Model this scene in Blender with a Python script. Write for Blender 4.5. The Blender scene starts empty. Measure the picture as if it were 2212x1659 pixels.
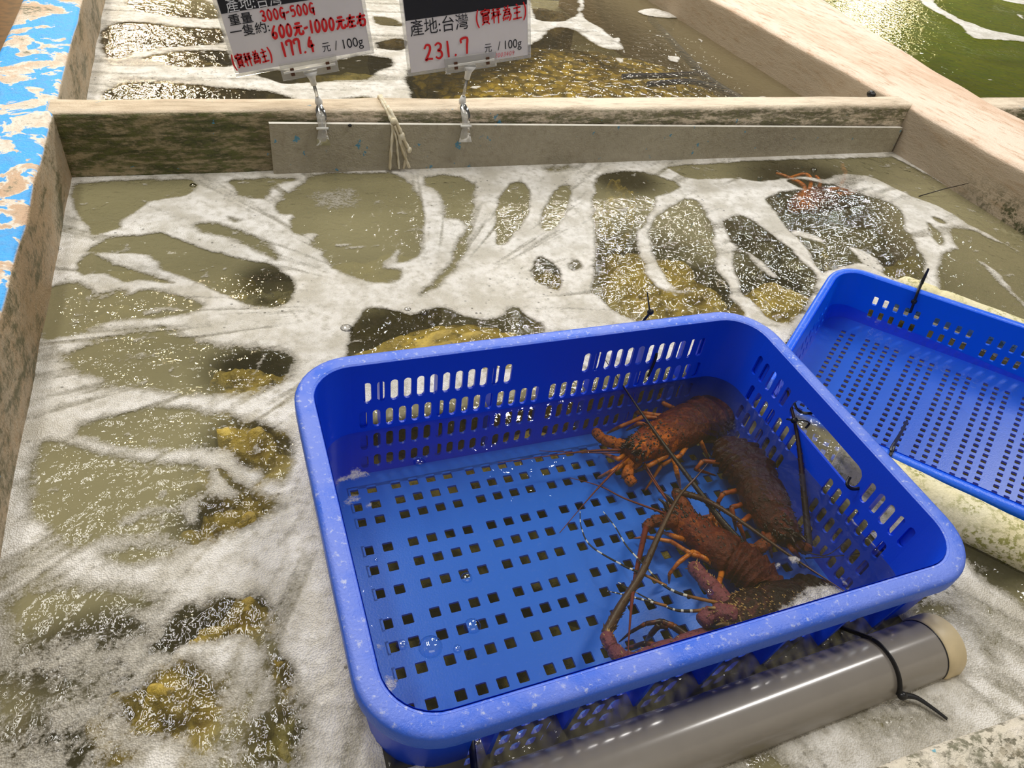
import bpy, math, random
import numpy as np
from mathutils import Vector, Matrix, noise as mnoise
random.seed(7)
scene = bpy.context.scene
COL = scene.collection

# ------------------------------------------------------------------ camera
CAM_Z = 0.6069
FWD = Vector((0.3251, 0.6890, -0.6478)).normalized()
RGT = Vector((0.9367, -0.3290, 0.1202)); RGT = (RGT - FWD*RGT.dot(FWD)).normalized()
UPV = RGT.cross(FWD)
FPX = 1581.3
cam_data = bpy.data.cameras.new('camera')
cam_data.sensor_width = 36.0
cam_data.lens = FPX/2212*36.0
cam_data.clip_start = 0.01
cam = bpy.data.objects.new('camera', cam_data)
COL.objects.link(cam)
cam.matrix_world = Matrix(((RGT.x, UPV.x, -FWD.x, 0), (RGT.y, UPV.y, -FWD.y, 0), (RGT.z, UPV.z, -FWD.z, CAM_Z), (0, 0, 0, 1)))
scene.camera = cam

# ------------------------------------------------------------------ world, lamps, exposure
world = bpy.data.worlds.new('shop_air'); scene.world = world
world.use_nodes = True
world.node_tree.nodes['Background'].inputs['Color'].default_value = (0.93, 0.86, 0.76, 1)
world.node_tree.nodes['Background'].inputs['Strength'].default_value = 0.11

def lamp(name, loc, size, power, color, rotz=0.0, target=None):
    l = bpy.data.lights.new(name, 'AREA'); l.shape = 'RECTANGLE'
    l.size, l.size_y = size; l.energy = power; l.color = color
    o = bpy.data.objects.new(name, l); COL.objects.link(o); o.location = loc
    if target is not None:
        o.rotation_euler = (Vector(target)-Vector(loc)).to_track_quat('-Z', 'Y').to_euler()
    else:
        o.rotation_euler = (0, 0, rotz)
    return o
WHITE = (1.0, 0.97, 0.93); WARM = (1.0, 0.80, 0.50); COOL = (0.9, 0.95, 1.0)
lamp('ceiling_or_fill_lamp', (-0.12, 1.55, 2.25), (0.20, 1.5), 30, WHITE)
lamp('ceiling_or_fill_lamp', (-0.62, 1.75, 2.25), (0.20, 1.5), 26, WHITE)
lamp('ceiling_or_fill_lamp', (1.9, 0.75, 2.25), (0.9, 0.18), 32, WHITE, 0.2)
lamp('ceiling_or_fill_lamp', (1.5, 3.3, 2.3), (0.15, 0.9), 30, WHITE)
lamp('ceiling_or_fill_lamp', (2.6, 4.7, 2.3), (1.5, 0.3), 150, WHITE)
lamp('ceiling_or_fill_lamp', (5.0, 4.6, 2.3), (0.45, 0.6), 115, COOL)
lamp('ceiling_spot', (-0.7, 8.2, 2.3), (0.7, 1.0), 380, WARM)
lamp('ceiling_spot', (10.4, 10.6, 2.4), (1.0, 1.2), 420, WARM)

lamp('ceiling_or_fill_lamp', (0.2, -1.6, 2.4), (2.4, 1.2), 15, WHITE, target=(.3, .8, 0))  # unseen fill lamp behind the camera, added to brighten the scene
lamp('ceiling_or_fill_lamp', (-2.2, 0.2, 2.4), (1.0, 2.0), 7, WHITE, target=(.3, .9, 0))  # unseen soft fill from the left, added to lift the shading

vs = scene.view_settings
scene.display_settings.display_device = 'sRGB'
vs.view_transform = 'Standard'; vs.look = 'None'; vs.gamma = 1.0; vs.use_curve_mapping = False
vs.exposure = -0.26

# ------------------------------------------------------------------ measuring helpers (rays of the surveyed view)
def ray(px, py):
    return FWD + RGT*((px-1106)/FPX) - UPV*((py-829.5)/FPX)
def atz(px, py, z=0.0):
    d = ray(px, py); t = (z-CAM_Z)/d.z
    return Vector((d.x*t, d.y*t, z))
def aty(px, py, y):
    d = ray(px, py); t = y/d.y
    return Vector((d.x*t, y, CAM_Z+d.z*t))

# ------------------------------------------------------------------ object helpers
def tag(o, label=None, cat=None, group=None, kind=None):
    if label: o['label'] = label
    if cat: o['category'] = cat
    if group: o['group'] = group
    if kind: o['kind'] = kind
    return o
def empty(name, loc=(0, 0, 0), label=None, cat=None, group=None, matrix=None):
    o = bpy.data.objects.new(name, None); COL.objects.link(o)
    o.empty_display_size = 0.02
    if matrix is not None: o.matrix_world = matrix
    else: o.location = loc
    return tag(o, label, cat, group)
class MB:
    def __init__(s):
        s.v = []; s.f = []; s.m = []; s.t = []
        s.cm = 0; s.ct = 0.0
    def add(s, vs_, fs, ts=None):
        b = len(s.v); s.v += [tuple(v) for v in vs_]
        s.t += list(ts) if ts is not None else [s.ct]*len(vs_)
        s.f += [tuple(i+b for i in f) for f in fs]; s.m += [s.cm]*len(fs)
    def box(s, lo, hi, M=None):
        c = [Vector((x, y, z)) for z in (lo[2], hi[2]) for y in (lo[1], hi[1]) for x in (lo[0], hi[0])]
        if M is not None: c = [M @ p for p in c]
        s.add(c, [(0, 2, 3, 1), (4, 5, 7, 6), (0, 1, 5, 4), (2, 6, 7, 3), (0, 4, 6, 2), (1, 3, 7, 5)])
    def tube(s, pts, rad, n=8, flat=1.0, caps=True, ts=None):
        pts = [Vector(p) for p in pts]
        m = len(pts)
        rad = rad if hasattr(rad, '__len__') else [rad]*m
        tang = [(pts[min(i+1, m-1)]-pts[max(i-1, 0)]).normalized() for i in range(m)]
        ref = Vector((0, 0, 1)) if abs(tang[0].z) < .9 else Vector((1, 0, 0))
        nrm = (ref - tang[0]*ref.dot(tang[0])).normalized()
        vv = []; tt = []
        for i in range(m):
            nrm = nrm - tang[i]*nrm.dot(tang[i])
            nrm.normalize(); b = tang[i].cross(nrm)
            for k in range(n):
                a = 2*math.pi*k/n
                vv.append(pts[i] + nrm*(math.cos(a)*rad[i]*flat) + b*(math.sin(a)*rad[i]))
                tt.append(ts[i] if ts is not None else i/(m-1))
        ff = [(i*n+k, i*n+(k+1) % n, (i+1)*n+(k+1) % n, (i+1)*n+k) for i in range(m-1) for k in range(n)]
        if caps:
            ff += [tuple(range(n))[::-1], tuple((m-1)*n+k for k in range(n))]
        s.add(vv, ff, tt)
    def cone(s, p, d, r, n=5):
        d = Vector(d); a = d.orthogonal().normalized(); b = d.normalized().cross(a); p = Vector(p)
        vv = [p + (a*math.cos(2*math.pi*k/n)+b*math.sin(2*math.pi*k/n))*r for k in range(n)] + [p+d]
        s.add(vv, [(k, (k+1) % n, n) for k in range(n)], [s.ct]*(n+1))
    def blob(s, p, r, n=6):
        p = Vector(p); r = r if hasattr(r, '__len__') else (r, r, r)
        vv = []; ff = []
        for i in range(1, n):
            for k in range(2*n):
                th = math.pi*i/n; ph = math.pi*k/n
                vv.append(p + Vector((r[0]*math.sin(th)*math.cos(ph), r[1]*math.sin(th)*math.sin(ph), r[2]*math.cos(th))))
        N = 2*n
        for i in range(n-2):
            for k in range(N): ff.append((i*N+k, (i+1)*N+k, (i+1)*N+(k+1) % N, i*N+(k+1) % N))
        vv += [p+Vector((0, 0, r[2])), p-Vector((0, 0, r[2]))]
        a = len(vv)-2
        for k in range(N):
            ff.append((a, k, (k+1) % N)); ff.append((a+1, (n-2)*N+(k+1) % N, (n-2)*N+k))
        s.add(vv, ff)
    def build(s, name, mats, parent=None, smooth=True, bevel=None):
        me = bpy.data.meshes.new(name)
        me.from_pydata(s.v, [], s.f)
        mats = mats if isinstance(mats, (list, tuple)) else [mats]
        for m in mats: me.materials.append(m)
        if len(mats) > 1: me.polygons.foreach_set('material_index', s.m)
        at = me.attributes.new('along', 'FLOAT', 'POINT'); at.data.foreach_set('value', [float(x) for x in s.t])
        me.polygons.foreach_set('use_smooth', [smooth]*len(me.polygons))
        me.update()
        o = bpy.data.objects.new(name, me); COL.objects.link(o)
        if parent is not None: o.parent = parent
        if bevel:
            bv = o.modifiers.new('bevel', 'BEVEL'); bv.width = bevel; bv.segments = 2; bv.limit_method = 'ANGLE'
        return o
def smooth_path(pts, per=6):
    """Catmull-Rom through the points"""
    P = [Vector(p) for p in pts]
    if len(P) < 3:
        return [P[0].lerp(P[1], i/per) for i in range(per+1)]
    out = []
    for i in range(len(P)-1):
        p0 = P[max(i-1, 0)]; p1 = P[i]; p2 = P[i+1]; p3 = P[min(i+2, len(P)-1)]
        for k in range(per):
            t = k/per
            out.append(0.5*((2*p1)+(p2-p0)*t+(2*p0-5*p1+4*p2-p3)*t*t+(3*p1-p0-3*p2+p3)*t**3))
    out.append(P[-1]); return out

# ------------------------------------------------------------------ material helpers
class NT:
    def __init__(s, name):
        s.mat = bpy.data.materials.new(name); s.mat.use_nodes = True
        s.t = s.mat.node_tree; s.t.nodes.clear()
        s.out = s.t.nodes.new('ShaderNodeOutputMaterial')
    def n(s, typ, ins=None, **props):
        nd = s.t.nodes.new('ShaderNode'+typ)
        for k, v in props.items(): setattr(nd, k, v)
        for k, v in (ins or {}).items(): s.set(nd.inputs[k], v)
        return nd
    def set(s, sock, v):
        if isinstance(v, bpy.types.NodeSocket): s.t.links.new(v, sock)
        elif isinstance(v, bpy.types.Node): s.t.links.new(v.outputs[0], sock)
        else:
            if hasattr(v, '__len__') and len(v) == 3 and sock.type == 'RGBA': v = (*v, 1)
            sock.default_value = v
    def pos(s, scale=(1, 1, 1)):
        g = s.n('TexCoord')
        return s.n('Mapping', {'Vector': g.outputs['Object'], 'Scale': scale}).outputs[0]
    def noise(s, scale, detail=3, rough=.55, vec=None, dist=0):
        d = {'Scale': scale, 'Detail': detail, 'Roughness': rough, 'Distortion': dist}
        if vec is None: vec = s.pos()
        d['Vector'] = vec
        return s.n('TexNoise', d).outputs['Fac']
    def voro(s, scale, vec=None, feature='F1', out='Distance'):
        return s.n('TexVoronoi', {'Vector': vec if vec is not None else s.pos(), 'Scale': scale}, feature=feature).outputs[out]
    def step(s, x, lo, hi):
        return s.n('MapRange', {'Value': x, 'From Min': lo, 'From Max': hi}, clamp=True, interpolation_type='SMOOTHSTEP').outputs[0]
    def math(s, op, a, b=0.0, c=None):
        nd = s.n('Math', operation=op)
        s.set(nd.inputs[0], a); s.set(nd.inputs[1], b)
        if c is not None: s.set(nd.inputs[2], c)
        return nd.outputs[0]
    def mix(s, f, a, b):
        nd = s.n('Mix', data_type='RGBA')
        s.set(nd.inputs[0], f); s.set(nd.inputs[6], a); s.set(nd.inputs[7], b)
        return nd.outputs[2]
    def attr(s, name): return s.n('Attribute', attribute_name=name).outputs['Fac']
    def nz(s):
        g = s.n('NewGeometry'); return s.n('SeparateXYZ', {'Vector': g.outputs['Normal']}).outputs['Z']
    def xyz(s):
        return s.n('SeparateXYZ', {'Vector': s.pos()}).outputs
    def bump(s, h, strength=.3, dist=.002):
        return s.n('Bump', {'Height': h, 'Strength': strength, 'Distance': dist}).outputs[0]
    def pbsdf(s, color, rough=.5, normal=None, **kw):
        d = {'Base Color': color, 'Roughness': rough}
        if normal is not None: d['Normal'] = normal
        for k, v in kw.items(): d[k.replace('_', ' ')] = v
        return s.n('BsdfPrincipled', d)
    def done(s, sh):
        s.set(s.out.inputs['Surface'], sh.outputs[0] if isinstance(sh, bpy.types.Node) else sh)
        return s.mat

def mat_plain(name, color, rough=.45, bump=None, var=.12, **kw):
    k = NT(name)
    c = k.mix(k.step(k.noise(35, 4), .35, .7), color, tuple(x*(1-var) for x in color))
    nr = k.bump(k.noise(bump, 3), .3, .001) if bump else None
    return k.done(k.pbsdf(c, rough, nr, **kw))

def mat_concrete(name, base, base2, stain, blue=0.0, blue_side=0.02, algae=None, speck=.3, bluecol=(.055, .43, .96), strokes=(1, 1, 1)):
    """painted concrete: bare cement, worn paint on its upward faces, algae where the recipe says"""
    k = NT(name)
    big = k.noise(5, 5, .6, k.pos(strokes)); fine = k.noise(70, 5, .7, k.pos(strokes)); gr = k.noise(320, 2, .6)
    c = k.mix(k.step(k.math('ADD', k.math('MULTIPLY', big, .6), k.math('MULTIPLY', fine, .4)), .40, .62), base, base2)
    c = k.mix(k.math('MULTIPLY', k.step(fine, .52, .72), speck), c, stain)
    up = k.step(k.nz(), .35, .7)
    if algae:
        c = algae(k, c)
    if blue > 0:
        pt = k.n('Mapping', {'Vector': k.pos(), 'Location': (3.1, 1.7, 0.4)}).outputs[0]
        pn = k.noise(15, 5, .58, pt, .45)
        m = k.math('MULTIPLY', k.step(pn, 1-blue-.012, 1-blue+.012), up)
        m2 = k.math('MULTIPLY', k.step(k.noise(45, 5, .6, pt), .735-blue_side, .75-blue_side), .8)
        # scabby cream crust along the broken edges of the paint, grey-green rough spots inside the bare patches
        crust = k.math('MULTIPLY', k.math('MULTIPLY', k.step(pn, 1-blue-.06, 1-blue-.02), k.step(fine, .40, .52)), up)
        c = k.mix(crust, c, (.80, .73, .62))
        c = k.mix(k.math('MULTIPLY', k.math('MULTIPLY', k.step(pn, 1-blue-.10, 1-blue-.17), k.step(fine, .46, .58)), up), c, (.20, .19, .12))
        mm = k.math('MAXIMUM', m, m2)
        c = k.mix(mm, c, k.mix(k.step(fine, .4, .7), bluecol, tuple(x*.75+.05 for x in bluecol)))
    elif blue_side > 0:
        m2 = k.math('MULTIPLY', k.step(k.noise(32, 6, .65), .735-blue_side, .75-blue_side), .85)
        c = k.mix(m2, c, (.06, .28, .42))
    h = k.math('ADD', k.math('MULTIPLY', fine, .7), k.math('MULTIPLY', gr, .3))
    return k.done(k.pbsdf(c, .62, k.bump(h, .9, .005)))

def alg_divider(k, c):
    x, y, z = k.xyz()
    a = k.noise(26, 6, .7, k.pos((.5, 1, 2.6)), .5)
    f = k.noise(120, 4, .7, k.pos((.6, 1, 1.4)))
    left = k.step(x, .20, .02)                       # the uncovered end of the wall
    band = k.math('MULTIPLY', k.step(z, .045, .075), k.step(z, .112, .098))
    area = k.math('MAXIMUM', left, k.math('MULTIPLY', band, .85))
    side = k.math('SUBTRACT', 1.0, k.step(k.nz(), .5, .85))
    m = k.math('MULTIPLY', k.math('MULTIPLY', k.step(k.math('ADD', k.math('MULTIPLY', a, .6), k.math('MULTIPLY', f, .4)), .40, .56), area), side)
    c = k.mix(k.math('MULTIPLY', left, k.math('MULTIPLY', side, .75)), c, (.25, .20, .08))
    c = k.mix(m, c, k.mix(k.step(f, .4, .65), (.034, .040, .008), (.105, .112, .024)))
    return c
def alg_side(k, c):
    x, y, z = k.xyz()
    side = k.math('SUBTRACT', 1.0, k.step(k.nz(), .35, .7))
    a = k.noise(18, 6, .7, k.pos((1, .6, 1.6)), .4); f = k.noise(130, 4, .7)
    m = k.math('MULTIPLY', k.step(k.math('ADD', k.math('MULTIPLY', a, .65), k.math('MULTIPLY', f, .35)), .46, .60), side)
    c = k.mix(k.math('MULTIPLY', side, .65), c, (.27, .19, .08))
    return k.mix(k.math('MULTIPLY', m, .85), c, (.075, .072, .02))
def alg_right(k, c):
    x, y, z = k.xyz()
    side = k.math('SUBTRACT', 1.0, k.step(k.nz(), .3, .6))
    a = k.noise(30, 6, .7); f = k.noise(150, 4, .7)
    low = k.math('MULTIPLY', k.step(z, .075, .02), k.step(y, 1.12, .9))
    m = k.math('MULTIPLY', k.math('MULTIPLY', k.step(k.math('ADD', k.math('MULTIPLY', a, .5), k.math('MULTIPLY', f, .5)), .46, .58), side), low)
    c = k.mix(k.math('MULTIPLY', side, .8), c, (.30, .245, .165))
    return k.mix(m, c, (.05, .055, .015))

def alg_front(k, c):
    m = k.math('MULTIPLY', k.step(k.noise(130, 4, .7), .53, .60), k.step(k.noise(22, 4, .6), .38, .55))
    c = k.mix(k.math('MULTIPLY', m, .85), c, (.10, .088, .045))
    return k.mix(k.math('MULTIPLY', k.step(k.noise(48, 3, .6), .60, .66), .6), c, (.30, .25, .16))
M = {}
M['wall_left'] = mat_concrete('peeling_blue_concrete', (.62, .42, .27), (.74, .66, .55), (.22, .18, .11), blue=.51, blue_side=.015, algae=alg_side, speck=.6)
M['wall_back'] = mat_concrete('stained_concrete', (.80, .68, .51), (.56, .44, .30), (.16, .12, .06), blue=.0, blue_side=.05, algae=alg_divider, strokes=(.25, 1, 1))
M['wall_right'] = mat_concrete('pinkish_concrete', (.86, .70, .55), (.70, .48, .32), (.48, .27, .13), blue=.0, blue_side=.0, algae=alg_right, speck=.85, strokes=(1, .22, 1))
M['wall_front'] = mat_concrete('speckled_concrete', (.62, .56, .43), (.72, .66, .54), (.11, .10, .055), blue=.36, blue_side=.08, speck=.9, algae=alg_front, bluecol=(.05, .40, .55))
M['board'] = mat_concrete('grey_painted_board', (.43, .385, .275), (.37, .325, .225), (.20, .15, .09), blue=.0, blue_side=.085, speck=.25)
M['silt'] = mat_plain('tank_silt', (.235, .205, .105), .8, 40, .25)
M['shopfloor'] = mat_plain('brown_wet_floor', (.20, .085, .02), .35, 20, .5)

def mat_blue(name, base, worn, wear, rough=.33, speck=True):
    k = NT(name)
    n1 = k.noise(14, 5, .65); n2 = k.noise(160, 4, .7, k.pos((1, 1, 1)))
    up = k.step(k.nz(), .5, .9)
    w = k.math('MULTIPLY', k.math('MULTIPLY', k.step(n1, .30, .62), up), wear)
    c = k.mix(w, base, worn)
    sc = k.math('MULTIPLY', k.math('MULTIPLY', k.step(n2, .55, .72), up), wear*.8)
    c = k.mix(sc, c, (.55, .60, .80))
    h = k.math('ADD', k.math('MULTIPLY', n2, .6), k.noise(500, 2))
    return k.done(k.pbsdf(c, k.math('ADD', k.math('MULTIPLY', w, .15), rough), k.bump(h, .12 if wear < .1 else .35, .0012), Specular_IOR_Level=.45))
M['blue'] = mat_blue('blue_plastic', (.006, .072, .80), (.01, .09, .82), .06)
M['blue_rim'] = mat_blue('scuffed_blue_plastic', (.032, .14, .77), (.15, .24, .79), 1.0, .36)
M['blue_floor'] = mat_blue('blue_plastic_base', (.018, .175, .86), (.022, .185, .88), .06)
M['tray'] = mat_blue('bright_blue_plastic', (.002, .150, .95), (.003, .155, .95), .03, .3)
M['tray_rim'] = mat_blue('bright_blue_rim', (.004, .13, .90), (.06, .18, .85), .35, .3)
M['black'] = mat_plain('black_nylon', (.008, .008, .009), .38)
M['pvc'] = mat_plain('grey_pvc', (.27, .245, .215), .2, None, .05, Coat_Weight=.3, Coat_Roughness=.12)
M['cap'] = mat_plain('beige_plastic_cap', (.66, .54, .33), .45, 60, .12)

def mat_float():
    k = NT('algae_flecked_cream_float')
    c = k.mix(k.step(k.noise(9, 4), .35, .65), (.80, .71, .40), (.83, .78, .55))
    f = k.noise(170, 4, .7); a = k.noise(16, 5, .6)
    m = k.math('MULTIPLY', k.step(f, .47, .57), k.step(a, .40, .58))
    c = k.mix(k.math('MULTIPLY', m, .9), c, (.27, .27, .04))
    return k.done(k.pbsdf(c, .6, k.bump(f, .5, .003)))
M['float'] = mat_float()

def mat_rock(name, a, b, dark, scale=1.0, pebbles=False):
    k = NT(name)
    n1 = k.noise(16*scale, 6, .65, None, .8); n2 = k.noise(75*scale, 5, .7); v = k.voro(38*scale)
    c = k.mix(k.step(n1, .34, .62), a, b)
    c = k.mix(k.math('MULTIPLY', k.step(n2, .50, .68), .75), c, dark)
    c = k.mix(k.math('MULTIPLY', k.step(k.noise(28*scale, 4, .6), .60, .70), .55), c, (.55, .44, .13))
    h = k.math('ADD', n1, k.math('MULTIPLY', n2, .5))
    if pebbles:
        cell = k.n('TexVoronoi', {'Vector': k.pos(), 'Scale': 42.0, 'Randomness': 1.0})
        g = k.n('SeparateXYZ', {'Vector': cell.outputs['Color']}).outputs['X']
        c = k.mix(k.step(g, .2, .8), c, k.mix(k.step(g, .5, 1.0), dark, a)); c = k.mix(k.math('MULTIPLY', k.step(cell.outputs['Distance'], .45, .75), .8), c, dark)
        h = k.math('SUBTRACT', h, k.math('MULTIPLY', cell.outputs['Distance'], 1.5))
    return k.done(k.pbsdf(c, .55, k.bump(h, .8, .012)))
M['rock'] = mat_rock('mustard_rock', (.56, .40, .055), (.34, .24, .035), (.09, .065, .015))
M['rock_gold'] = mat_rock('wet_brown_rock', (.20, .125, .025), (.10, .065, .015), (.03, .02, .006))
M['rock_brightened'] = mat_rock('brightened_mustard_rock', (.95, .74, .20), (.70, .50, .09), (.22, .16, .04))  # mustard rock with overexposed brightness put into its colour
M['rock_dark'] = mat_rock('dark_olive_rock', (.10, .085, .03), (.16, .135, .055), (.015, .012, .008))
M['rock_olive'] = mat_rock('olive_rock', (.36, .28, .06), (.25, .21, .06), (.10, .08, .02))
M['gravel'] = mat_rock('mustard_gravel', (.78, .54, .05), (.46, .30, .02), (.10, .07, .01), 2.6, True)
M['green'] = mat_rock('green_algae_bed', (.22, .25, .01), (.36, .29, .01), (.05, .06, .006), .5)

# ------------------------------------------------------------------ tank shell
H = .1086
XL, XR, YD, YB = -.24, 1.4885, 1.272, 1.333
def wall(name, lo, hi, mat, nz=None, bevel=.009, amp=.003, res=.03, fn=None):
    """box of wall with a gently uneven surface and rounded arrises"""
    me = bpy.data.meshes.new(name)
    import bmesh
    bm = bmesh.new()
    nx, ny, nzz = [max(2, int((hi[i]-lo[i])/res)) for i in range(3)]
    bmesh.ops.create_cube(bm, size=1)
    for v in bm.verts:
        v.co = Vector([lo[i] + (v.co[i]+.5)*(hi[i]-lo[i]) for i in range(3)])
    es = [e for e in bm.edges if abs(e.verts[0].co.z-hi[2]) < 1e-6 and abs(e.verts[1].co.z-hi[2]) < 1e-6]
    bmesh.ops.bevel(bm, geom=es, offset=bevel, segments=4, affect='EDGES', profile=.5)
    for ax, n in ((0, nx), (1, ny), (2, nzz)):
        for i in range(1, n):
            co = [0, 0, 0]; no = [0, 0, 0]; co[ax] = lo[ax]+(hi[ax]-lo[ax])*i/n; no[ax] = 1
            bmesh.ops.bisect_plane(bm, geom=bm.verts[:]+bm.edges[:]+bm.faces[:], plane_co=co, plane_no=no)
    for v in bm.verts:
        if v.co.z > lo[2]+.01:
            q = v.co*9
            v.co += Vector((mnoise.noise(q), mnoise.noise(q+Vector((7, 3, 1))), .7*mnoise.noise(q+Vector((1, 9, 5)))))*amp
        if fn: v.co = fn(v.co)
    bm.to_mesh(me); bm.free()
    me.materials.append(mat)
    me.polygons.foreach_set('use_smooth', [True]*len(me.polygons))
    o = bpy.data.objects.new(name, me); COL.objects.link(o)
    return tag(o, kind='structure')
ZB = -.24
wall('wall_left', (-.35, -.25, ZB), (XL, 3.3, H), M['wall_left'])
wall('wall_back', (XL-.02, YD, ZB), (XR+.02, YB, H), M['wall_back'])
def flare(c):
    if c.x > 1.65:
        c = c.copy(); c.x += .02 + .22*max(0, min(1, (c.y-1.25)/1.0))**1.2
    return c
wall('wall_right', (XR, -.25, ZB), (1.74, 3.3, H), M['wall_right'], bevel=.016, fn=flare)
wall('wall_front', (XL-.02, -.25, ZB), (XR+.02, .096, H), M['wall_front'])
wall('wall_side', (1.74, 1.262, ZB), (3.2, 1.335, H-.004), M['wall_back'])
for nm, lo, hi, mt in (('floor', (-.30, -.2, ZB-.05), (1.72, 3.4, -.225), 'silt'), ('floor_outside', (-3.5, -.5, -.50), (-.345, 6, -.45), 'shopfloor'),
                       ('floor_beside', (1.75, -.2, ZB-.05), (5, 5, -.225), 'green')):
    b = MB(); b.box(lo, hi); tag(b.build(nm, M[mt], smooth=False), kind='structure')

# ------------------------------------------------------------------ baskets: perforated panels
def stadium(cx, cy, w, h, r, n=3):
    """closed loop of 4*(n+1) points, starting at the right-hand upper corner, anticlockwise"""
    out = []
    for q, (sx, sy) in enumerate(((1, 1), (-1, 1), (-1, -1), (1, -1))):
        for k in range(n+1):
            a = math.pi/2*(q + k/n)
            out.append((cx+sx*(w/2-r)+r*math.cos(a), cy+sy*(h/2-r)+r*math.sin(a)))
    return out
def perforated(b, x0, x1, rows, mapf, th):
    """rows: (y0, y1, [holes (cx, cy, w, h, r)]); every hole gets its own cell; mapf(x, y, depth)->3D"""
    def quad2(p):   # a polygon on both skins
        n = len(p)
        b.add([mapf(*q, 0) for q in p], [tuple(range(n))]); b.add([mapf(*q, th) for q in p], [tuple(range(n))[::-1]])
    for (y0, y1, holes) in rows:
        holes = sorted(holes); cur = x0
        for i, (cx, cy, w, h, r) in enumerate(holes):
            m = .0015
            a = cx-w/2-m; c = cx+w/2+m
            if a > cur+1e-5: quad2([(cur, y0), (a, y0), (a, y1), (cur, y1)])
            loop = stadium(cx, cy, w, h, r)
            n = len(loop)//4
            corners = [(c, y1), (a, y1), (a, y0), (c, y0)]
            for t in (0, th):
                vv = [mapf(*q, t) for q in loop] + [mapf(*q, t) for q in corners]
                L = len(loop); ff = []
                for q in range(4):
                    for k in range(n-1): ff.append((q*n+k, L+q, q*n+k+1))
                    ff.append((q*n+n-1, L+q, L+(q+1) % 4, ((q+1)*n) % L))
                if t: ff = [f[::-1] for f in ff]
                b.add(vv, ff)
            L = len(loop)
            vv = [mapf(*q, 0) for q in loop] + [mapf(*q, th) for q in loop]
            b.add(vv, [(k, (k+1) % L, L+(k+1) % L, L+k) for k in range(L)])
            cur = c
        if x1 > cur+1e-5: quad2([(cur, y0), (x1, y0), (x1, y1), (cur, y1)])

def rounded_rect(hx, hy, r, n=8):
    out = []
    for q, (sx, sy) in enumerate(((1, 1), (-1, 1), (-1, -1), (1, -1))):
        for k in range(n+1):
            a = math.pi/2*(q + k/n)
            out.append(Vector((sx*(hx-r)+r*math.cos(a), sy*(hy-r)+r*math.sin(a))))
    return out

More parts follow.
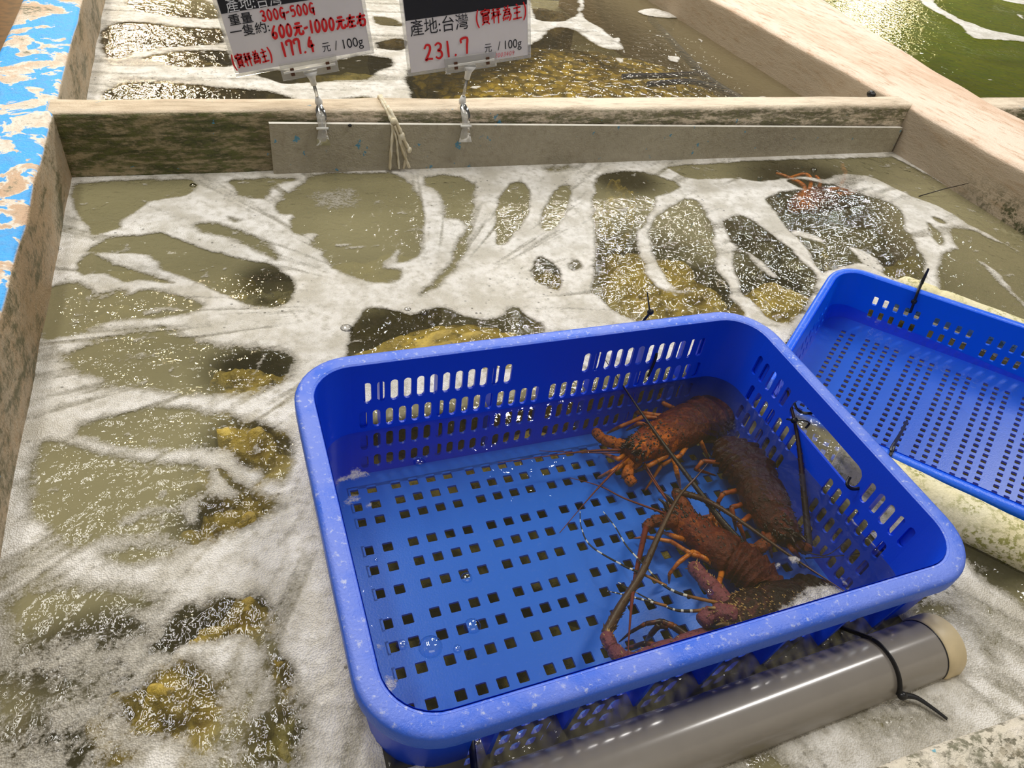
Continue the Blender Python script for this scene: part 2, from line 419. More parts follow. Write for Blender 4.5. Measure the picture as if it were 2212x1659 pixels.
def basket(name, label, mat4, LX, LY, HT, rimw, lip, corner, taper, mx, wall_rows, bottom_rows, mats, handle=None, ribs=6, slits=None):
    root = empty(name, label=label, cat='basket', matrix=mat4)
    HX, HY = LX/2-rimw, LY/2-rimw         # inner opening
    th = .0032
    # base
    def inset(z): return taper*(1-z/HT)
    bx, by = HX-inset(0), HY-inset(0)
    b = MB()
    perforated(b, -(bx-.022), bx-.022, bottom_rows, lambda x, y, t: Vector((x, y, -t)), th)
    inner = [Vector((sx*(bx-.022), sy*(by-.022))) for sx, sy in ((1, 1), (-1, 1), (-1, -1), (1, -1))]
    ring = rounded_rect(bx+.002, by+.002, corner*.8)
    n = len(ring)//4
    for t in (0, -th):
        vv = [Vector((p.x, p.y, t)) for p in ring] + [Vector((p.x, p.y, t)) for p in inner]
        L = len(ring); ff = []
        for q in range(4):
            for k in range(n-1): ff.append((q*n+k, q*n+k+1, L+q))
            ff.append((q*n+n-1, ((q+1)*n) % L, L+(q+1) % 4, L+q))
        if t: ff = [f[::-1] for f in ff]
        b.add(vv, ff)
    b.build('base', mats[2], root, smooth=False)
    # four side walls
    for (ax, sgn, nm) in ((0, 1, 'b'), (0, -1, 'f'), (1, 1, 'r'), (1, -1, 'l')):
        A = (HX if ax == 0 else HY)-corner
        D = HY if ax == 0 else HX
        def mapf(s, z, t, ax=ax, sgn=sgn, A=A, D=D):
            d = sgn*(D-inset(z)+t); sc = (A-inset(z)*.2)/A
            return Vector((s*sc, d, z)) if ax == 0 else Vector((d, s*sc, z))
        w = MB()
        perforated(w, -A, A, wall_rows(ax, A), mapf, th)
        # outer stiffening ribs
        for i in range(ribs):
            s = -A + 2*A*(i+.5)/ribs
            if slits and ax == 1 and abs(s) < .07: continue
            vv = []
            for (ds, dt, z) in [(ds, dt, z) for z in (0.002, HT-.008) for (ds, dt) in ((-.0019, th), (.0019, th), (.0019, th+.0145), (-.0019, th+.0145))]:
                vv.append(mapf(s+ds, z, dt))
            w.add(vv, [(0, 1, 2, 3), (7, 6, 5, 4), (0, 4, 5, 1), (1, 5, 6, 2), (2, 6, 7, 3), (3, 7, 4, 0)])
        w.build('side_wall', mats[0], root, smooth=False)
    # rounded corners
    for sx, sy in ((1, 1), (-1, 1), (-1, -1), (1, -1)):
        w = MB(); vv = []; nseg = 8; nzz = 4
        for t in (0, th):
            for j in range(nzz+1):
                z = HT*j/nzz; i_ = inset(z)
                cx = (HX-corner) - i_*.2*(HX-corner)/(HX-corner); cy = (HY-corner) - i_*.2
                rr = corner - i_*.8 + t
                for k in range(nseg+1):
                    a = math.pi/2*k/nseg
                    vv.append(Vector((sx*(cx+rr*math.cos(a)), sy*(cy+rr*math.sin(a)), z)))
        W = nseg+1; P = W*(nzz+1); ff = []
        for j in range(nzz):
            for k in range(nseg):
                q = (j*W+k, j*W+k+1, (j+1)*W+k+1, (j+1)*W+k)
                ff.append(q); ff.append(tuple(P+i for i in q[::-1]))
        w.add(vv, ff); w.build('corner_panel', mats[0], root)
        if not slits: continue
        # outer skirt that carries the corner of the rim
        w = MB(); ext = .016; path = []
        for k in range(nseg+1):
            a = math.pi/2*k/nseg; path.append((math.cos(a), math.sin(a), 0, 0))
        path = [(1, 0, 0, -ext)] + path + [(0, 1, -ext, 0)]
        vv = []
        for (z, t) in ((0.0, th+.001), (0.0, .0150), (HT-.005, .0150), (HT-.005, th+.001)):
            i_ = inset(z); cx = (HX-corner)-i_*.2; cy = (HY-corner)-i_*.2; rr = corner-i_*.8+t
            for (ca, sa, ex_, ey_) in path:
                vv.append(Vector((sx*(cx+rr*ca+ex_), sy*(cy+rr*sa+ey_), z)))
        P = len(path)
        ff = [(j*P+k, j*P+k+1, ((j+1) % 4)*P+k+1, ((j+1) % 4)*P+k) for j in range(4) for k in range(P-1)]
        ff += [(0, P, 2*P, 3*P), (4*P-1, 3*P-1, 2*P-1, P-1)]
        w.add(vv, ff); o = w.build('corner_skirt', mats[0], root)
        if hasattr(o.data, 'set_sharp_from_angle'): o.data.set_sharp_from_angle(angle=math.radians(50))
    # rim: a rolled flange swept round
    prof = [(0.0, -.006), (0.0, -.0025), (.0012, -.0006), (.004, 0), (rimw-.005, 0.0003), (rimw-.0012, -.0012), (rimw, -.004), (rimw, -lip), (rimw-.0025, -lip), (rimw-.003, -.006), (.0032, -.0045), (.0032, -.006)]
    w = MB(); vv = []
    rows_n = None
    for (o, z) in prof:
        lp = rounded_rect(HX+o, HY+o, corner+o, 10); rows_n = len(lp)
        vv += [Vector((p.x, p.y, HT+z)) for p in lp]
    L = rows_n; PN = len(prof)
    ff = [(j*L+k, j*L+(k+1) % L, ((j+1) % PN)*L+(k+1) % L, ((j+1) % PN)*L+k) for j in range(PN) for k in range(L)]
    w.add(vv, ff)
    rim = w.build('rim', mats[1], root)
    rim.data.set_sharp_from_angle(angle=math.radians(50)) if hasattr(rim.data, 'set_sharp_from_angle') else None
    return root

def frame_matrix(o, u, v):
    u = Vector(u).normalized(); v = Vector(v); v = (v-u*v.dot(u)).normalized(); n = u.cross(v)
    return Matrix(((u.x, v.x, n.x, o[0]), (u.y, v.y, n.y, o[1]), (u.z, v.z, n.z, o[2]), (0, 0, 0, 1)))

# main basket
th0 = .016545
u0 = (math.cos(th0), math.sin(th0), -.0092); v0 = (-math.sin(th0), math.cos(th0), .0317)
HT1 = .163
m0 = frame_matrix((0, 0, 0), u0, v0)
nrm0 = m0.to_3x3() @ Vector((0, 0, 1))
org = Vector((.3341, .4200, .0872)) - nrm0*HT1
M_BASKET = frame_matrix(org, u0, v0)
def rows_main(ax, A):
    rows = []
    z1 = HT1
    def slots(y0, y1, w, cs): return (y0, y1, [(c, (y0+y1)/2, w, (y1-y0)-.006, min(w/2-.0002, .0042)) for c in cs])
    if ax == 0:
        top = [s*(.052+.0152*i) for i in range(13) for s in (1, -1)]
        low = [s*(.012+.0152*i) for i in range(15) for s in (1, -1)]
        top = [t for t in top if abs(t) < A-.006]; low = [t for t in low if abs(t) < A-.006]
        top_cells = slots(.106, .141, .0088, top)
    else:
        top = [s*(.078+.0152*i) for i in range(6) for s in (1, -1)]
        low = [s*(.036+.0152*i) for i in range(9) for s in (1, -1)]
        top = [t for t in top if abs(t) < A-.006]; low = [t for t in low if abs(t) < A-.006]
        cells = [(c, .1235, .0088, .029, .0042) for c in top] + [(0, .1235, .126, .030, .012)]
        top_cells = (.106, .141, cells)
    rows = [(0, .006, []), slots(.006, .032, .0088, low), (.032, .036, []), slots(.036, .066, .0088, low), (.066, .070, []), slots(.070, .101, .0088, low),
            (.101, .106, []), top_cells, (.141, z1, [])]
    return rows
colx = [x for k in range(7) for x in [-.2845+.0935*k+o for o in (0, .0215, .043, .0645)] if abs(x) < .248]
rowy = [.151, .128, .106, .067, .041, .012, -.024, -.050, -.078, -.115, -.138]
BYL = .169-.0
def bottom_main():
    rows = []; ys = sorted(rowy); y = -(.209-.020-.012-.022); end = -y
    for c in ys:
        if c-.0075 > y+1e-5: rows.append((y, c-.0075, []))
        rows.append((c-.0075, c+.0075, [(x, c, .0112, .0115, .0012) for x in colx])); y = c+.0075
    if end > y: rows.append((y, end, []))
    return rows
BK = basket('plastic_basket', 'large deep blue plastic basket holding four lobsters', M_BASKET, .600, .418, HT1, .020, .017, .043, .013, None, rows_main, bottom_main(),
            (M['blue'], M['blue_rim'], M['blue_floor']), ribs=7, slits=True)

# side tray
tc = Vector((.8891, .7557, .0636)); th1 = -.9498; TL, TW, TH = .62, .3345, .088
u1 = Vector((math.cos(th1), math.sin(th1), .062)).normalized(); v1 = Vector((math.sin(th1), -math.cos(th1), -.2278)).normalized()   # v1 runs to the front edge
m1 = frame_matrix((0, 0, 0), u1, -v1)
n1 = m1.to_3x3() @ Vector((0, 0, 1))
tcen = tc + u1.normalized()*(TL/2) + v1*(TW/2) - n1*TH
M_TRAY = frame_matrix(tcen, u1, -v1)
def rows_tray(ax, A):
    xs = []
    x = -A+.030
    while x < A-.02:
        for i in range(5 if len(xs) % 9 == 0 else 4):
            xs.append(x); x += .0158
        x += .012
    xs = [x for x in xs if x < A-.012]
    def slots(y0, y1): return (y0, y1, [(c, (y0+y1)/2, .0068, (y1-y0)-.004, .0015) for c in xs])
    return [(0, .014, []), slots(.014, .034), (.034, .039, []), slots(.039, .059), (.059, TH, [])]
def bottom_tray():
    xs = []; x = -.258; g = 0
    while x < .262:
        for i in range((2, 4, 3, 3, 3, 3, 3, 3, 3, 3)[min(g, 9)]):
            if x < .262: xs.append(x)
            x += .0148
        x += .0085; g += 1
    rows = []; e = TW/2-.013-.006-.022; y = -e
    c = -e+.006; q = 0
    while c < e-.005:
        if c-.0045 > y+1e-5: rows.append((y, c-.0045, []))
        rows.append((c-.0045, c+.0045, [(x, c, .0072, .0062, .0012) for x in xs])); y = c+.0045
        c += .0112
    rows.append((y, e, []))
    return rows
TR = basket('shallow_tray', 'shallow bright blue perforated plastic tray behind the deep basket', M_TRAY, TL, TW, TH, .013, .012, .032, .006, None, rows_tray, bottom_tray(),
            (M['tray'], M['tray_rim'], M['tray']), ribs=0)
#@@PART2
# ------------------------------------------------------------------ numpy noise for the water and foam
def vnoise(x, y, seed=0):
    xi = np.floor(x).astype(np.int64); yi = np.floor(y).astype(np.int64)
    fx = x-xi; fy = y-yi; fx = fx*fx*(3-2*fx); fy = fy*fy*(3-2*fy)
    def h(a, b):
        n = (a*374761393 + b*668265263 + seed*982451653) & 0xffffffff
        n = ((n ^ (n >> 13))*1274126177) & 0xffffffff
        return ((n ^ (n >> 16)) & 0xffff)/65535.0
    return (h(xi, yi)*(1-fx)+h(xi+1, yi)*fx)*(1-fy) + (h(xi, yi+1)*(1-fx)+h(xi+1, yi+1)*fx)*fy
def fbm(x, y, o=4, seed=0):
    a = 0; w = .5; t = 0
    for i in range(o):
        a = a + w*vnoise(x*2**i, y*2**i, seed+i*17); t += w; w *= .55
    return a/t
def sdist(X, Y, poly):
    """signed distance, positive inside"""
    P = np.array(poly); d = np.full(X.shape, 1e9); ins = np.zeros(X.shape, bool)
    for i in range(len(P)):
        ax, ay = P[i]; bx, by = P[(i+1) % len(P)]
        ex, ey = bx-ax, by-ay; wx, wy = X-ax, Y-ay
        t = np.clip((wx*ex+wy*ey)/(ex*ex+ey*ey+1e-12), 0, 1)
        d = np.minimum(d, (wx-ex*t)**2+(wy-ey*t)**2)
        c = ((ay <= Y) & (by > Y)) | ((by <= Y) & (ay > Y))
        with np.errstate(divide='ignore', invalid='ignore'):
            xc = ax + (Y-ay)/(by-ay if by != ay else 1e-9)*ex
        ins ^= c & (X < xc)
    d = np.sqrt(d)
    return np.where(ins, d, -d)
def wpoly(pts, ox=0, oy=0, sc=1.0):
    for it in range(2):      # corner cutting: the foam never has straight-edged lagoons
        n = len(pts); q = []
        for i in range(n):
            a, b = pts[i], pts[(i+1) % n]
            q += [(a[0]*.78+b[0]*.22, a[1]*.78+b[1]*.22), (a[0]*.22+b[0]*.78, a[1]*.22+b[1]*.78)]
        pts = q
    return [tuple(atz(ox+x/sc, oy+y/sc).xy) for x, y in pts]
def sstep(a, b, x):
    t = np.clip((x-a)/(b-a), 0, 1); return t*t*(3-2*t)

# open-water lagoons in the foam: (origin x, origin y, scale, strength, softness, outline)
A_ = (50, 340, 3.16); B_ = (550, 330, 2.765); C_ = (1200, 0, 2.183); D_ = (0, 820, 3.16); E_ = (0, 1220, 3.072); F_ = (1500, 1200, 3.107); G_ = (140, 0, 2.911); H_ = (1700, 0, 4.32)
HOLES = [
 (A_, 1.0, 4, [(360,170),(1150,150),(1190,200),(1100,270),(870,300),(650,450),(670,490),(480,540),(420,460),(350,360),(340,240)]),
 (A_, 1.0, 4, [(410,640),(640,540),(830,545),(900,515),(1050,560),(1250,640),(1500,700),(1700,740),(1820,810),(1875,880),(1830,990),(1700,1030),(1560,1025),(1350,940),(1150,830),(980,780),(880,700),(860,660),(560,660),(440,650)]),
 (A_, .8, 6, [(1150,460),(1330,440),(1500,510),(1650,580),(1760,680),(1730,715),(1600,640),(1400,550),(1220,520)]),
 (A_, .6, 5, [(1390,400),(1510,425),(1450,450)]),
 (A_, 1.0, 4, [(350,740),(430,650),(530,690),(600,740),(700,750),(850,800),(1000,850),(1040,870),(930,850),(760,830),(720,860),(600,800),(460,800),(390,815)]),
 (A_, 1.0, 6, [(150,920),(260,870),(390,870),(500,930),(560,930),(680,900),(700,960),(760,920),(900,905),(1100,960),(1250,1020),(1100,1070),(900,1100),(700,1110),(600,1110),(480,1170),(300,1220),(125,1260)]),
 (A_, .93, 9, [(250,1400),(430,1290),(560,1240),(800,1180),(1000,1190),(1180,1260),(1350,1290),(1550,1300),(1750,1310),(1860,1370),(1830,1430),(1800,1530),(1600,1600),(1350,1630),(1050,1610),(700,1560),(400,1480)]),
 (A_, .5, 8, [(870,1145),(1150,1160),(1050,1195)]),
 (B_, .93, 5, [(110,330),(200,240),(330,140),(500,120),(700,125),(870,130),(940,200),(1010,320),(1020,420),(990,530),(1000,610),(880,665),(840,640),(880,560),(780,640),(760,700),(880,700),(880,770),(800,785),(620,770),(470,700),(410,620),(430,590),(320,550),(380,490),(240,500),(210,420),(250,370),(150,375)]),
 (A_, .9, 5, [(1380,160),(1680,140),(1900,150),(1700,190),(1680,280),(1600,290),(1470,270),(1440,200)]),
 (B_, .85, 6, [(1010,150),(1130,130),(1260,150),(1320,210),(1310,330),(1290,450),(1280,600),(1230,640),(1190,720),(1100,800),(1010,860),(1000,840),(1090,740),(1160,690),(1200,620),(1200,540),(1270,470),(1230,400),(1130,400),(1130,280),(1080,220),(1010,200)]),
 (B_, 1.0, 4, [(1440,280),(1500,200),(1560,175),(1620,190),(1645,240),(1640,330),(1600,430),(1550,490),(1500,545),(1430,550),(1440,450)]),
 (B_, .95, 5, [(1740,300),(1800,210),(1885,185),(1895,250),(1860,350),(1820,440),(1730,480),(1700,430)]),
 (B_, 1.0, 4, [(1650,690),(1700,620),(1760,650),(1820,710),(1830,840),(1740,800),(1670,770)]),
 (B_, .9, 5, [(1870,690),(1890,635),(1940,650),(1970,690),(1900,710)]),
 (B_, 1.0, 4, [(560,1106),(640,960),(670,930),(800,940),(960,985),(1060,920),(1150,930),(1240,985),(1390,1005),(1500,950),(1560,925),(1640,980),(1720,1040),(1720,1300),(560,1300)]),
 (B_, .6, 8, [(1700,90),(1900,80),(1920,95),(1780,125)]),
 (C_, 1.0, 4, [(520,785),(900,762),(1560,742),(1600,745),(2300,1120),(2300,1240),(2000,1090),(1800,970),(1680,930),(1480,830),(1330,815),(1270,850),(1180,830),(1040,850),(950,860),(870,840),(640,850),(560,810)]),
 (C_, 1.0, 5, [(180,860),(230,820),(330,805),(480,830),(590,880),(570,900),(480,920),(460,980),(430,1060),(370,1100),(390,1180),(420,1280),(480,1370),(560,1380),(620,1380),(720,1390),(800,1390),(860,1440),(900,1500),(840,1530),(440,1540),(300,1490),(240,1440),(170,1370),(190,1280),(180,1100),(180,960)]),
 (C_, .97, 5, [(500,1000),(590,940),(660,940),(700,990),(740,1080),(750,1180),(760,1280),(800,1330),(840,1400),(620,1370),(560,1360),(470,1260),(450,1150),(440,1080)]),
 (C_, 1.0, 5, [(790,1040),(870,1015),(940,1050),(1050,1130),(1150,1220),(1250,1310),(1180,1440),(1100,1540),(1000,1500),(900,1400),(850,1310),(830,1230),(860,1170),(800,1090)]),
 (C_, 1.0, 5, [(990,940),(1080,900),(1200,900),(1380,905),(1480,930),(1590,960),(1640,1010),(1650,1090),(1700,1150),(1740,1240),(1740,1330),(1580,1320),(1500,1260),(1400,1240),(1300,1270),(1260,1300),(1200,1200),(1150,1130),(1080,1060),(1030,990)]),
 (C_, 1.0, 5, [(1750,1050),(1775,1060),(1830,1140),(1800,1160),(1770,1110)]),
 (C_, 1.0, 5, [(1775,1020),(1840,1050),(1830,1060),(1790,1045)]),
 (C_, 1.0, 5, [(1860,1080),(1930,1075),(2050,1130),(2300,1220),(2300,1500),(2150,1370),(2050,1260),(1930,1200),(1870,1150)]),
 (C_, .96, 6, [(1820,1190),(1900,1170),(2000,1240),(2100,1350),(2300,1530),(2300,1700),(1830,1450),(1800,1290)]),
 (C_, .9, 4, [(1080,850),(1150,840),(1240,860),(1400,900),(1300,915),(1150,890)]),
 (D_, .98, 7, [(530,330),(650,280),(830,240),(1050,215),(1250,205),(1450,240),(1650,260),(1800,310),(1960,370),(2000,420),(2000,620),(1940,720),(1820,650),(1640,580),(1580,480),(1440,500),(1300,490),(1100,480),(900,470),(700,420),(560,380)]),
 (D_, .96, 9, [(260,460),(340,395),(450,430),(600,480),(850,540),(1000,580),(1250,590),(1420,600),(1430,700),(1380,800),(1230,860),(1250,950),(1320,1000),(1340,900),(1420,780),(1520,820),(1640,790),(1780,780),(1930,830),(1800,930),(1600,1040),(1420,1120),(1280,1160),(1180,1110),(1100,1080),(950,1080),(700,1060),(560,1140),(400,1070),(230,960),(220,700)]),
 (D_, .9, 8, [(640,1180),(850,1140),(1180,1160),(1200,1220),(1100,1250),(850,1270),(700,1240)]),
 (D_, 1.0, 4, [(1470,610),(1540,600),(1680,740),(1650,790)]),
 (E_, .92, 14, [(60,250),(180,150),(450,130),(800,170),(1000,210),(1110,240),(1000,310),(900,350),(1000,430),(960,460),(850,500),(700,560),(640,500),(450,520),(150,560),(60,420)]),
 (E_, 1.0, 6, [(1000,520),(1100,400),(1230,280),(1280,260),(1350,300),(1470,210),(1560,250),(1700,200),(1790,310),(1750,380),(1740,500),(1690,540),(1640,450),(1400,520),(1200,520),(1130,590),(1040,590)]),
 (E_, 1.0, 8, [(830,900),(1000,740),(1150,650),(1330,650),(1440,720),(1460,900),(1450,1130),(1380,1200),(1290,1180),(1260,1080),(1180,1160),(1060,1170),(850,1100),(790,990)]),
 (E_, 1.0, 5, [(1780,520),(1870,600),(1960,700),(1930,800),(1830,790),(1800,650)]),
 (E_, .72, 22, [(600,700),(800,640),(850,700),(800,850),(680,930),(500,960),(430,1000),(640,1060),(700,1150),(400,1349),(0,1349),(-200,1180),(-200,650),(150,600)]),
 (E_, .85, 12, [(1780,860),(1900,800),(2030,870),(2030,1000),(1980,1400),(1450,1400),(1600,1250),(1550,1100),(1700,1000)]),
 (E_, .8, 10, [(600,1300),(950,1200),(850,1400),(500,1400)]),
 ((0, 0, 1), 1.0, 5, [(1690,790),(1780,850),(1900,950),(1960,1010),(1880,1050),(1800,1000),(1700,905)]),
 ((0, 0, 1), .95, 6, [(2055,1150),(2120,1165),(2280,1225),(2280,1310),(2150,1240),(2060,1200)]),
 (F_, .95, 10, [(1850,80),(2000,100),(2300,250),(2300,420),(2080,270),(1940,180)]),
 (F_, .6, 14, [(1050,1100),(1400,1050),(1700,1080),(1500,1170),(1200,1200)]),
 (F_, .8, 8, [(1420,390),(1600,290),(1780,370),(1600,430)]),
 (F_, .7, 9, [(1900,600),(2000,640),(2060,720),(1980,720)]),
 (F_, .9, 9, [(300,1426),(500,1370),(700,1426),(600,1500),(300,1500)]),
]
STREAKS = [   # foam laid back over a lagoon
 (D_, .85, 8, [(770,990),(900,900),(1080,860),(1070,910),(900,970),(800,1010)]),
 (C_, .9, 5, [(1080,1060),(1290,1140),(1250,1150),(1100,1100),(1240,1290),(1250,1310),(1200,1240)]),
 (C_, .9, 5, [(1360,1160),(1480,1190),(1560,1280),(1500,1300),(1420,1220)]),
 (C_, .8, 5, [(880,1180),(960,1220),(1050,1310),(1030,1320),(940,1250)]),
 (B_, .8, 4, [(470,545),(560,540),(580,555),(500,562)]),
 (A_, .8, 6, [(800,1060),(900,1020),(1060,1025),(1150,1050),(960,1045),(850,1085)]),
 (B_, .5, 14, [(300,230),(640,200),(640,330),(500,360),(330,330)]),
]
def inside_rr(X, Y, mat, hx, hy):
    i = mat.inverted()
    lx = i[0][0]*X+i[0][1]*Y+i[0][3]; ly = i[1][0]*X+i[1][1]*Y+i[1][3]
    return np.minimum(hx-np.abs(lx), hy-np.abs(ly))

def grid_mesh(name, x0, x1, y0, y1, st, z, dens=None, keep=None, mat=None, attr='froth'):
    nx = int((x1-x0)/st)+1; ny = int((y1-y0)/st)+1
    xs = np.linspace(x0, x1, nx); ys = np.linspace(y0, y1, ny)
    X, Y = np.meshgrid(xs, ys)
    D = dens(X, Y) if dens else np.ones_like(X)
    Z = z(X, Y, D)
    idx = np.arange(nx*ny).reshape(ny, nx)
    q = np.stack([idx[:-1, :-1], idx[:-1, 1:], idx[1:, 1:], idx[1:, :-1]], -1).reshape(-1, 4)
    if keep is not None:
        Kp = keep(X, Y, D).ravel(); q = q[Kp[q].all(1)]
    used = np.unique(q); rm = np.zeros(nx*ny, np.int64); rm[used] = np.arange(len(used)); q = rm[q]
    co = np.stack([X.ravel(), Y.ravel(), Z.ravel()], -1)[used]
    me = bpy.data.meshes.new(name)
    me.vertices.add(len(co)); me.vertices.foreach_set('co', co.astype(np.float32).ravel())
    me.loops.add(q.size); me.loops.foreach_set('vertex_index', q.astype(np.int32).ravel())
    me.polygons.add(len(q)); me.polygons.foreach_set('loop_start', np.arange(0, q.size, 4, dtype=np.int32))
    me.polygons.foreach_set('use_smooth', np.ones(len(q), bool))
    me.update(calc_edges=True)
    a = me.attributes.new(attr, 'FLOAT', 'POINT'); a.data.foreach_set('value', D.ravel()[used].astype(np.float32))
    me.materials.append(mat)
    o = bpy.data.objects.new(name, me); COL.objects.link(o)
    return o

def mat_water(name, murkcol, tint, b1, b2, strength):
    k = NT(name)
    n1 = k.noise(b1, 3, .55, None, .4); n2 = k.noise(b2, 2, .5)
    h = k.math('ADD', n1, k.math('MULTIPLY', n2, .35))
    nr = k.bump(h, k.math('ADD', .16, k.math('MULTIPLY', k.step(k.attr('murk'), .048, .068), strength-.16)), .012)
    body = k.n('MixShader', {0: k.attr('murk'), 1: k.n('BsdfTransparent', {'Color': tint}), 2: k.n('BsdfDiffuse', {'Color': murkcol})})
    fr = k.n('Fresnel', {'IOR': 1.34, 'Normal': nr})
    gl = k.n('BsdfGlossy', {'Color': (1, 1, 1, 1), 'Roughness': .035, 'Normal': nr})
    return k.done(k.n('MixShader', {0: fr.outputs[0], 1: body.outputs[0], 2: gl.outputs[0]}))
M['water'] = mat_water('rippled_tank_water', (.41, .37, .20), (.93, .93, .84), 28, 85, .55)
M['water_back'] = mat_water('choppy_back_tank_water', (.42, .36, .20), (.93, .90, .78), 36, 90, .32)
M['water_green'] = mat_water('green_tank_water', (.15, .17, .010), (.70, .80, .35), 30, 80, .32)

def mat_foam():
    k = NT('sea_foam')
    d = k.attr('froth')
    f = k.noise(260, 4, .75); c = k.noise(70, 4, .65)
    v = k.voro(620)
    m = k.math('ADD', d, k.math('ADD', k.math('MULTIPLY', k.math('SUBTRACT', f, .5), .95), k.math('MULTIPLY', k.math('SUBTRACT', c, .5), .75)))
    a = k.math('ADD', k.math('MULTIPLY', k.step(m, .30, .60), .56), k.math('MULTIPLY', k.step(m, .52, .98), .41))
    # open bubbles in the froth
    hole = k.math('MULTIPLY', k.step(k.voro(85), .20, .13), k.step(k.noise(9, 3), .50, .66))
    a = k.math('MULTIPLY', a, k.math('SUBTRACT', 1.0, k.math('MULTIPLY', hole, .7)))
    thick = k.step(d, .5, 1.0)
    body = k.math('MULTIPLY', k.step(k.noise(14, 5, .6), .34, .60), k.step(c, .22, .62))
    col = k.mix(k.math('MULTIPLY', thick, body), (.60, .56, .47), (.90, .87, .81))
    h = k.math('ADD', k.math('MULTIPLY', f, .8), v)
    sh = k.pbsdf(col, .38, k.bump(h, .55, .0030), Specular_IOR_Level=.6)
    tr = k.n('BsdfTransparent', {'Color': (1, 1, 1, 1)})
    return k.done(k.n('MixShader', {0: a, 1: tr.outputs[0], 2: sh.outputs[0]}))
M['foam'] = mat_foam()

UPW = atz(930, 660).xy    # where the pump water wells up: streaks run out from here
def warp(X, Y, amp=.006):
    return X + (fbm(X*28, Y*28, 3, 3)-.5)*amp*2, Y + (fbm(X*28, Y*28, 3, 9)-.5)*amp*2
def carve(X, Y, D, items, sign):
    for (o, s, soft, pts) in items:
        P = wpoly(pts, *o); xs = [p[0] for p in P]; ys = [p[1] for p in P]
        w = soft*.0018
        pad = w+.03
        m = (X > min(xs)-pad) & (X < max(xs)+pad) & (Y > min(ys)-pad) & (Y < max(ys)+pad)
        if not m.any(): continue
        sd = sdist(X[m], Y[m], P); t = sstep(-w, w, sd)*s
        D[m] = D[m]*(1-t) if sign < 0 else np.maximum(D[m], t)
    return D
def dens_front(X, Y):
    Xw, Yw = warp(X, Y)
    D = np.ones_like(X)
    # long streaks radiating from the upwelling
    dx, dy = X-UPW[0], Y-UPW[1]; r = np.hypot(dx, dy); th = np.arctan2(dy, dx)
    stre = fbm(th*26, r*5, 3, 5)
    D -= .42*sstep(.50, .78, stre)*sstep(.08, .25, r)
    D = carve(Xw, Yw, D, HOLES, -1)
    flecks = sstep(.60, .80, fbm(X*60+th*8, Y*60, 4, 31))*.5
    D = np.maximum(D, flecks*sstep(.02, .1, r))
    D = carve(Xw, Yw, D, STREAKS, 1)
    return D
def keep_front(X, Y, D):
    a = inside_rr(X, Y, M_BASKET, .2805, .190); t = inside_rr(X, Y, M_TRAY, .312, .172)
    i = M_BASKET.inverted(); lx = i[0][0]*X+i[0][1]*Y+i[0][3]; ly = i[1][0]*X+i[1][1]*Y+i[1][3]
    a = np.maximum(a, np.minimum(np.minimum(.291-np.abs(lx-.0105), .206-np.abs(ly-.016)), ly+.10+.03*(fbm(X*40, Y*40, 3, 5)-.5)))
    strip = (Y < .245) & (Y > .200) & (X < .555+.03*fbm(X*60, Y*60, 3, 4)) & (X > .085)
    return (D > .06) & (a < 0) & (t < 0) & ~strip
def wave(X, Y): return (fbm(X*7, Y*7, 3, 71)-.5)*.004
fo = grid_mesh('foam', XL-.002, XR+.002, .094, YD+.001, .0026, lambda X, Y, D: .0007 + .0014*np.clip(D, 0, 1) + wave(X, Y)*.25, dens_front, keep_front, M['foam'])
tag(fo, 'streaky white sea foam floating on the water of the front tank', 'foam', kind='stuff')
CLEAR = [(2150, 1205, 120, 60), (1750, 405, 130, 70), (230, 1400, 230, 90), (200, 1600, 260, 120), (940, 710, 280, 80), (550, 800, 110, 60), (550, 960, 110, 80), (500, 1115, 120, 80), (490, 1335, 120, 70), (370, 1515, 120, 110), (620, 1450, 40, 60), (610, 1600, 90, 90), (590, 620, 80, 60), (1420, 600, 160, 120), (1690, 640, 130, 80), (1800, 520, 160, 110), (1190, 590, 50, 50), (1350, 388, 70, 30), (1620, 520, 60, 60)]
def murk_front(X, Y):
    a = inside_rr(X, Y, M_BASKET, .284, .194); t = inside_rr(X, Y, M_TRAY, .314, .174)
    m = .50 + .25*(fbm(X*5, Y*5, 3, 41)-.5)
    for (px, py, rx, ry) in CLEAR:       # the water runs clear over the rocks near the surface
        c = atz(px, py).xy; e = (atz(px+rx, py).xy-c).length; g = (atz(px, py+ry).xy-c).length
        q = np.hypot((X-c[0])/e, (Y-c[1])/g)
        m = m*(1-.85*sstep(1.45, .5, q))
    m = np.maximum(m, .075)
    m = m*(1-.93*sstep(-.004, .006, a)); m = m*(1-.93*sstep(-.004, .006, t))
    return m
wa = grid_mesh('water', XL-.01, XR+.01, .09, YD+.01, .012, lambda X, Y, D: wave(X, Y)*.25, murk_front, None, M['water'], 'murk')
tag(wa, kind='structure')

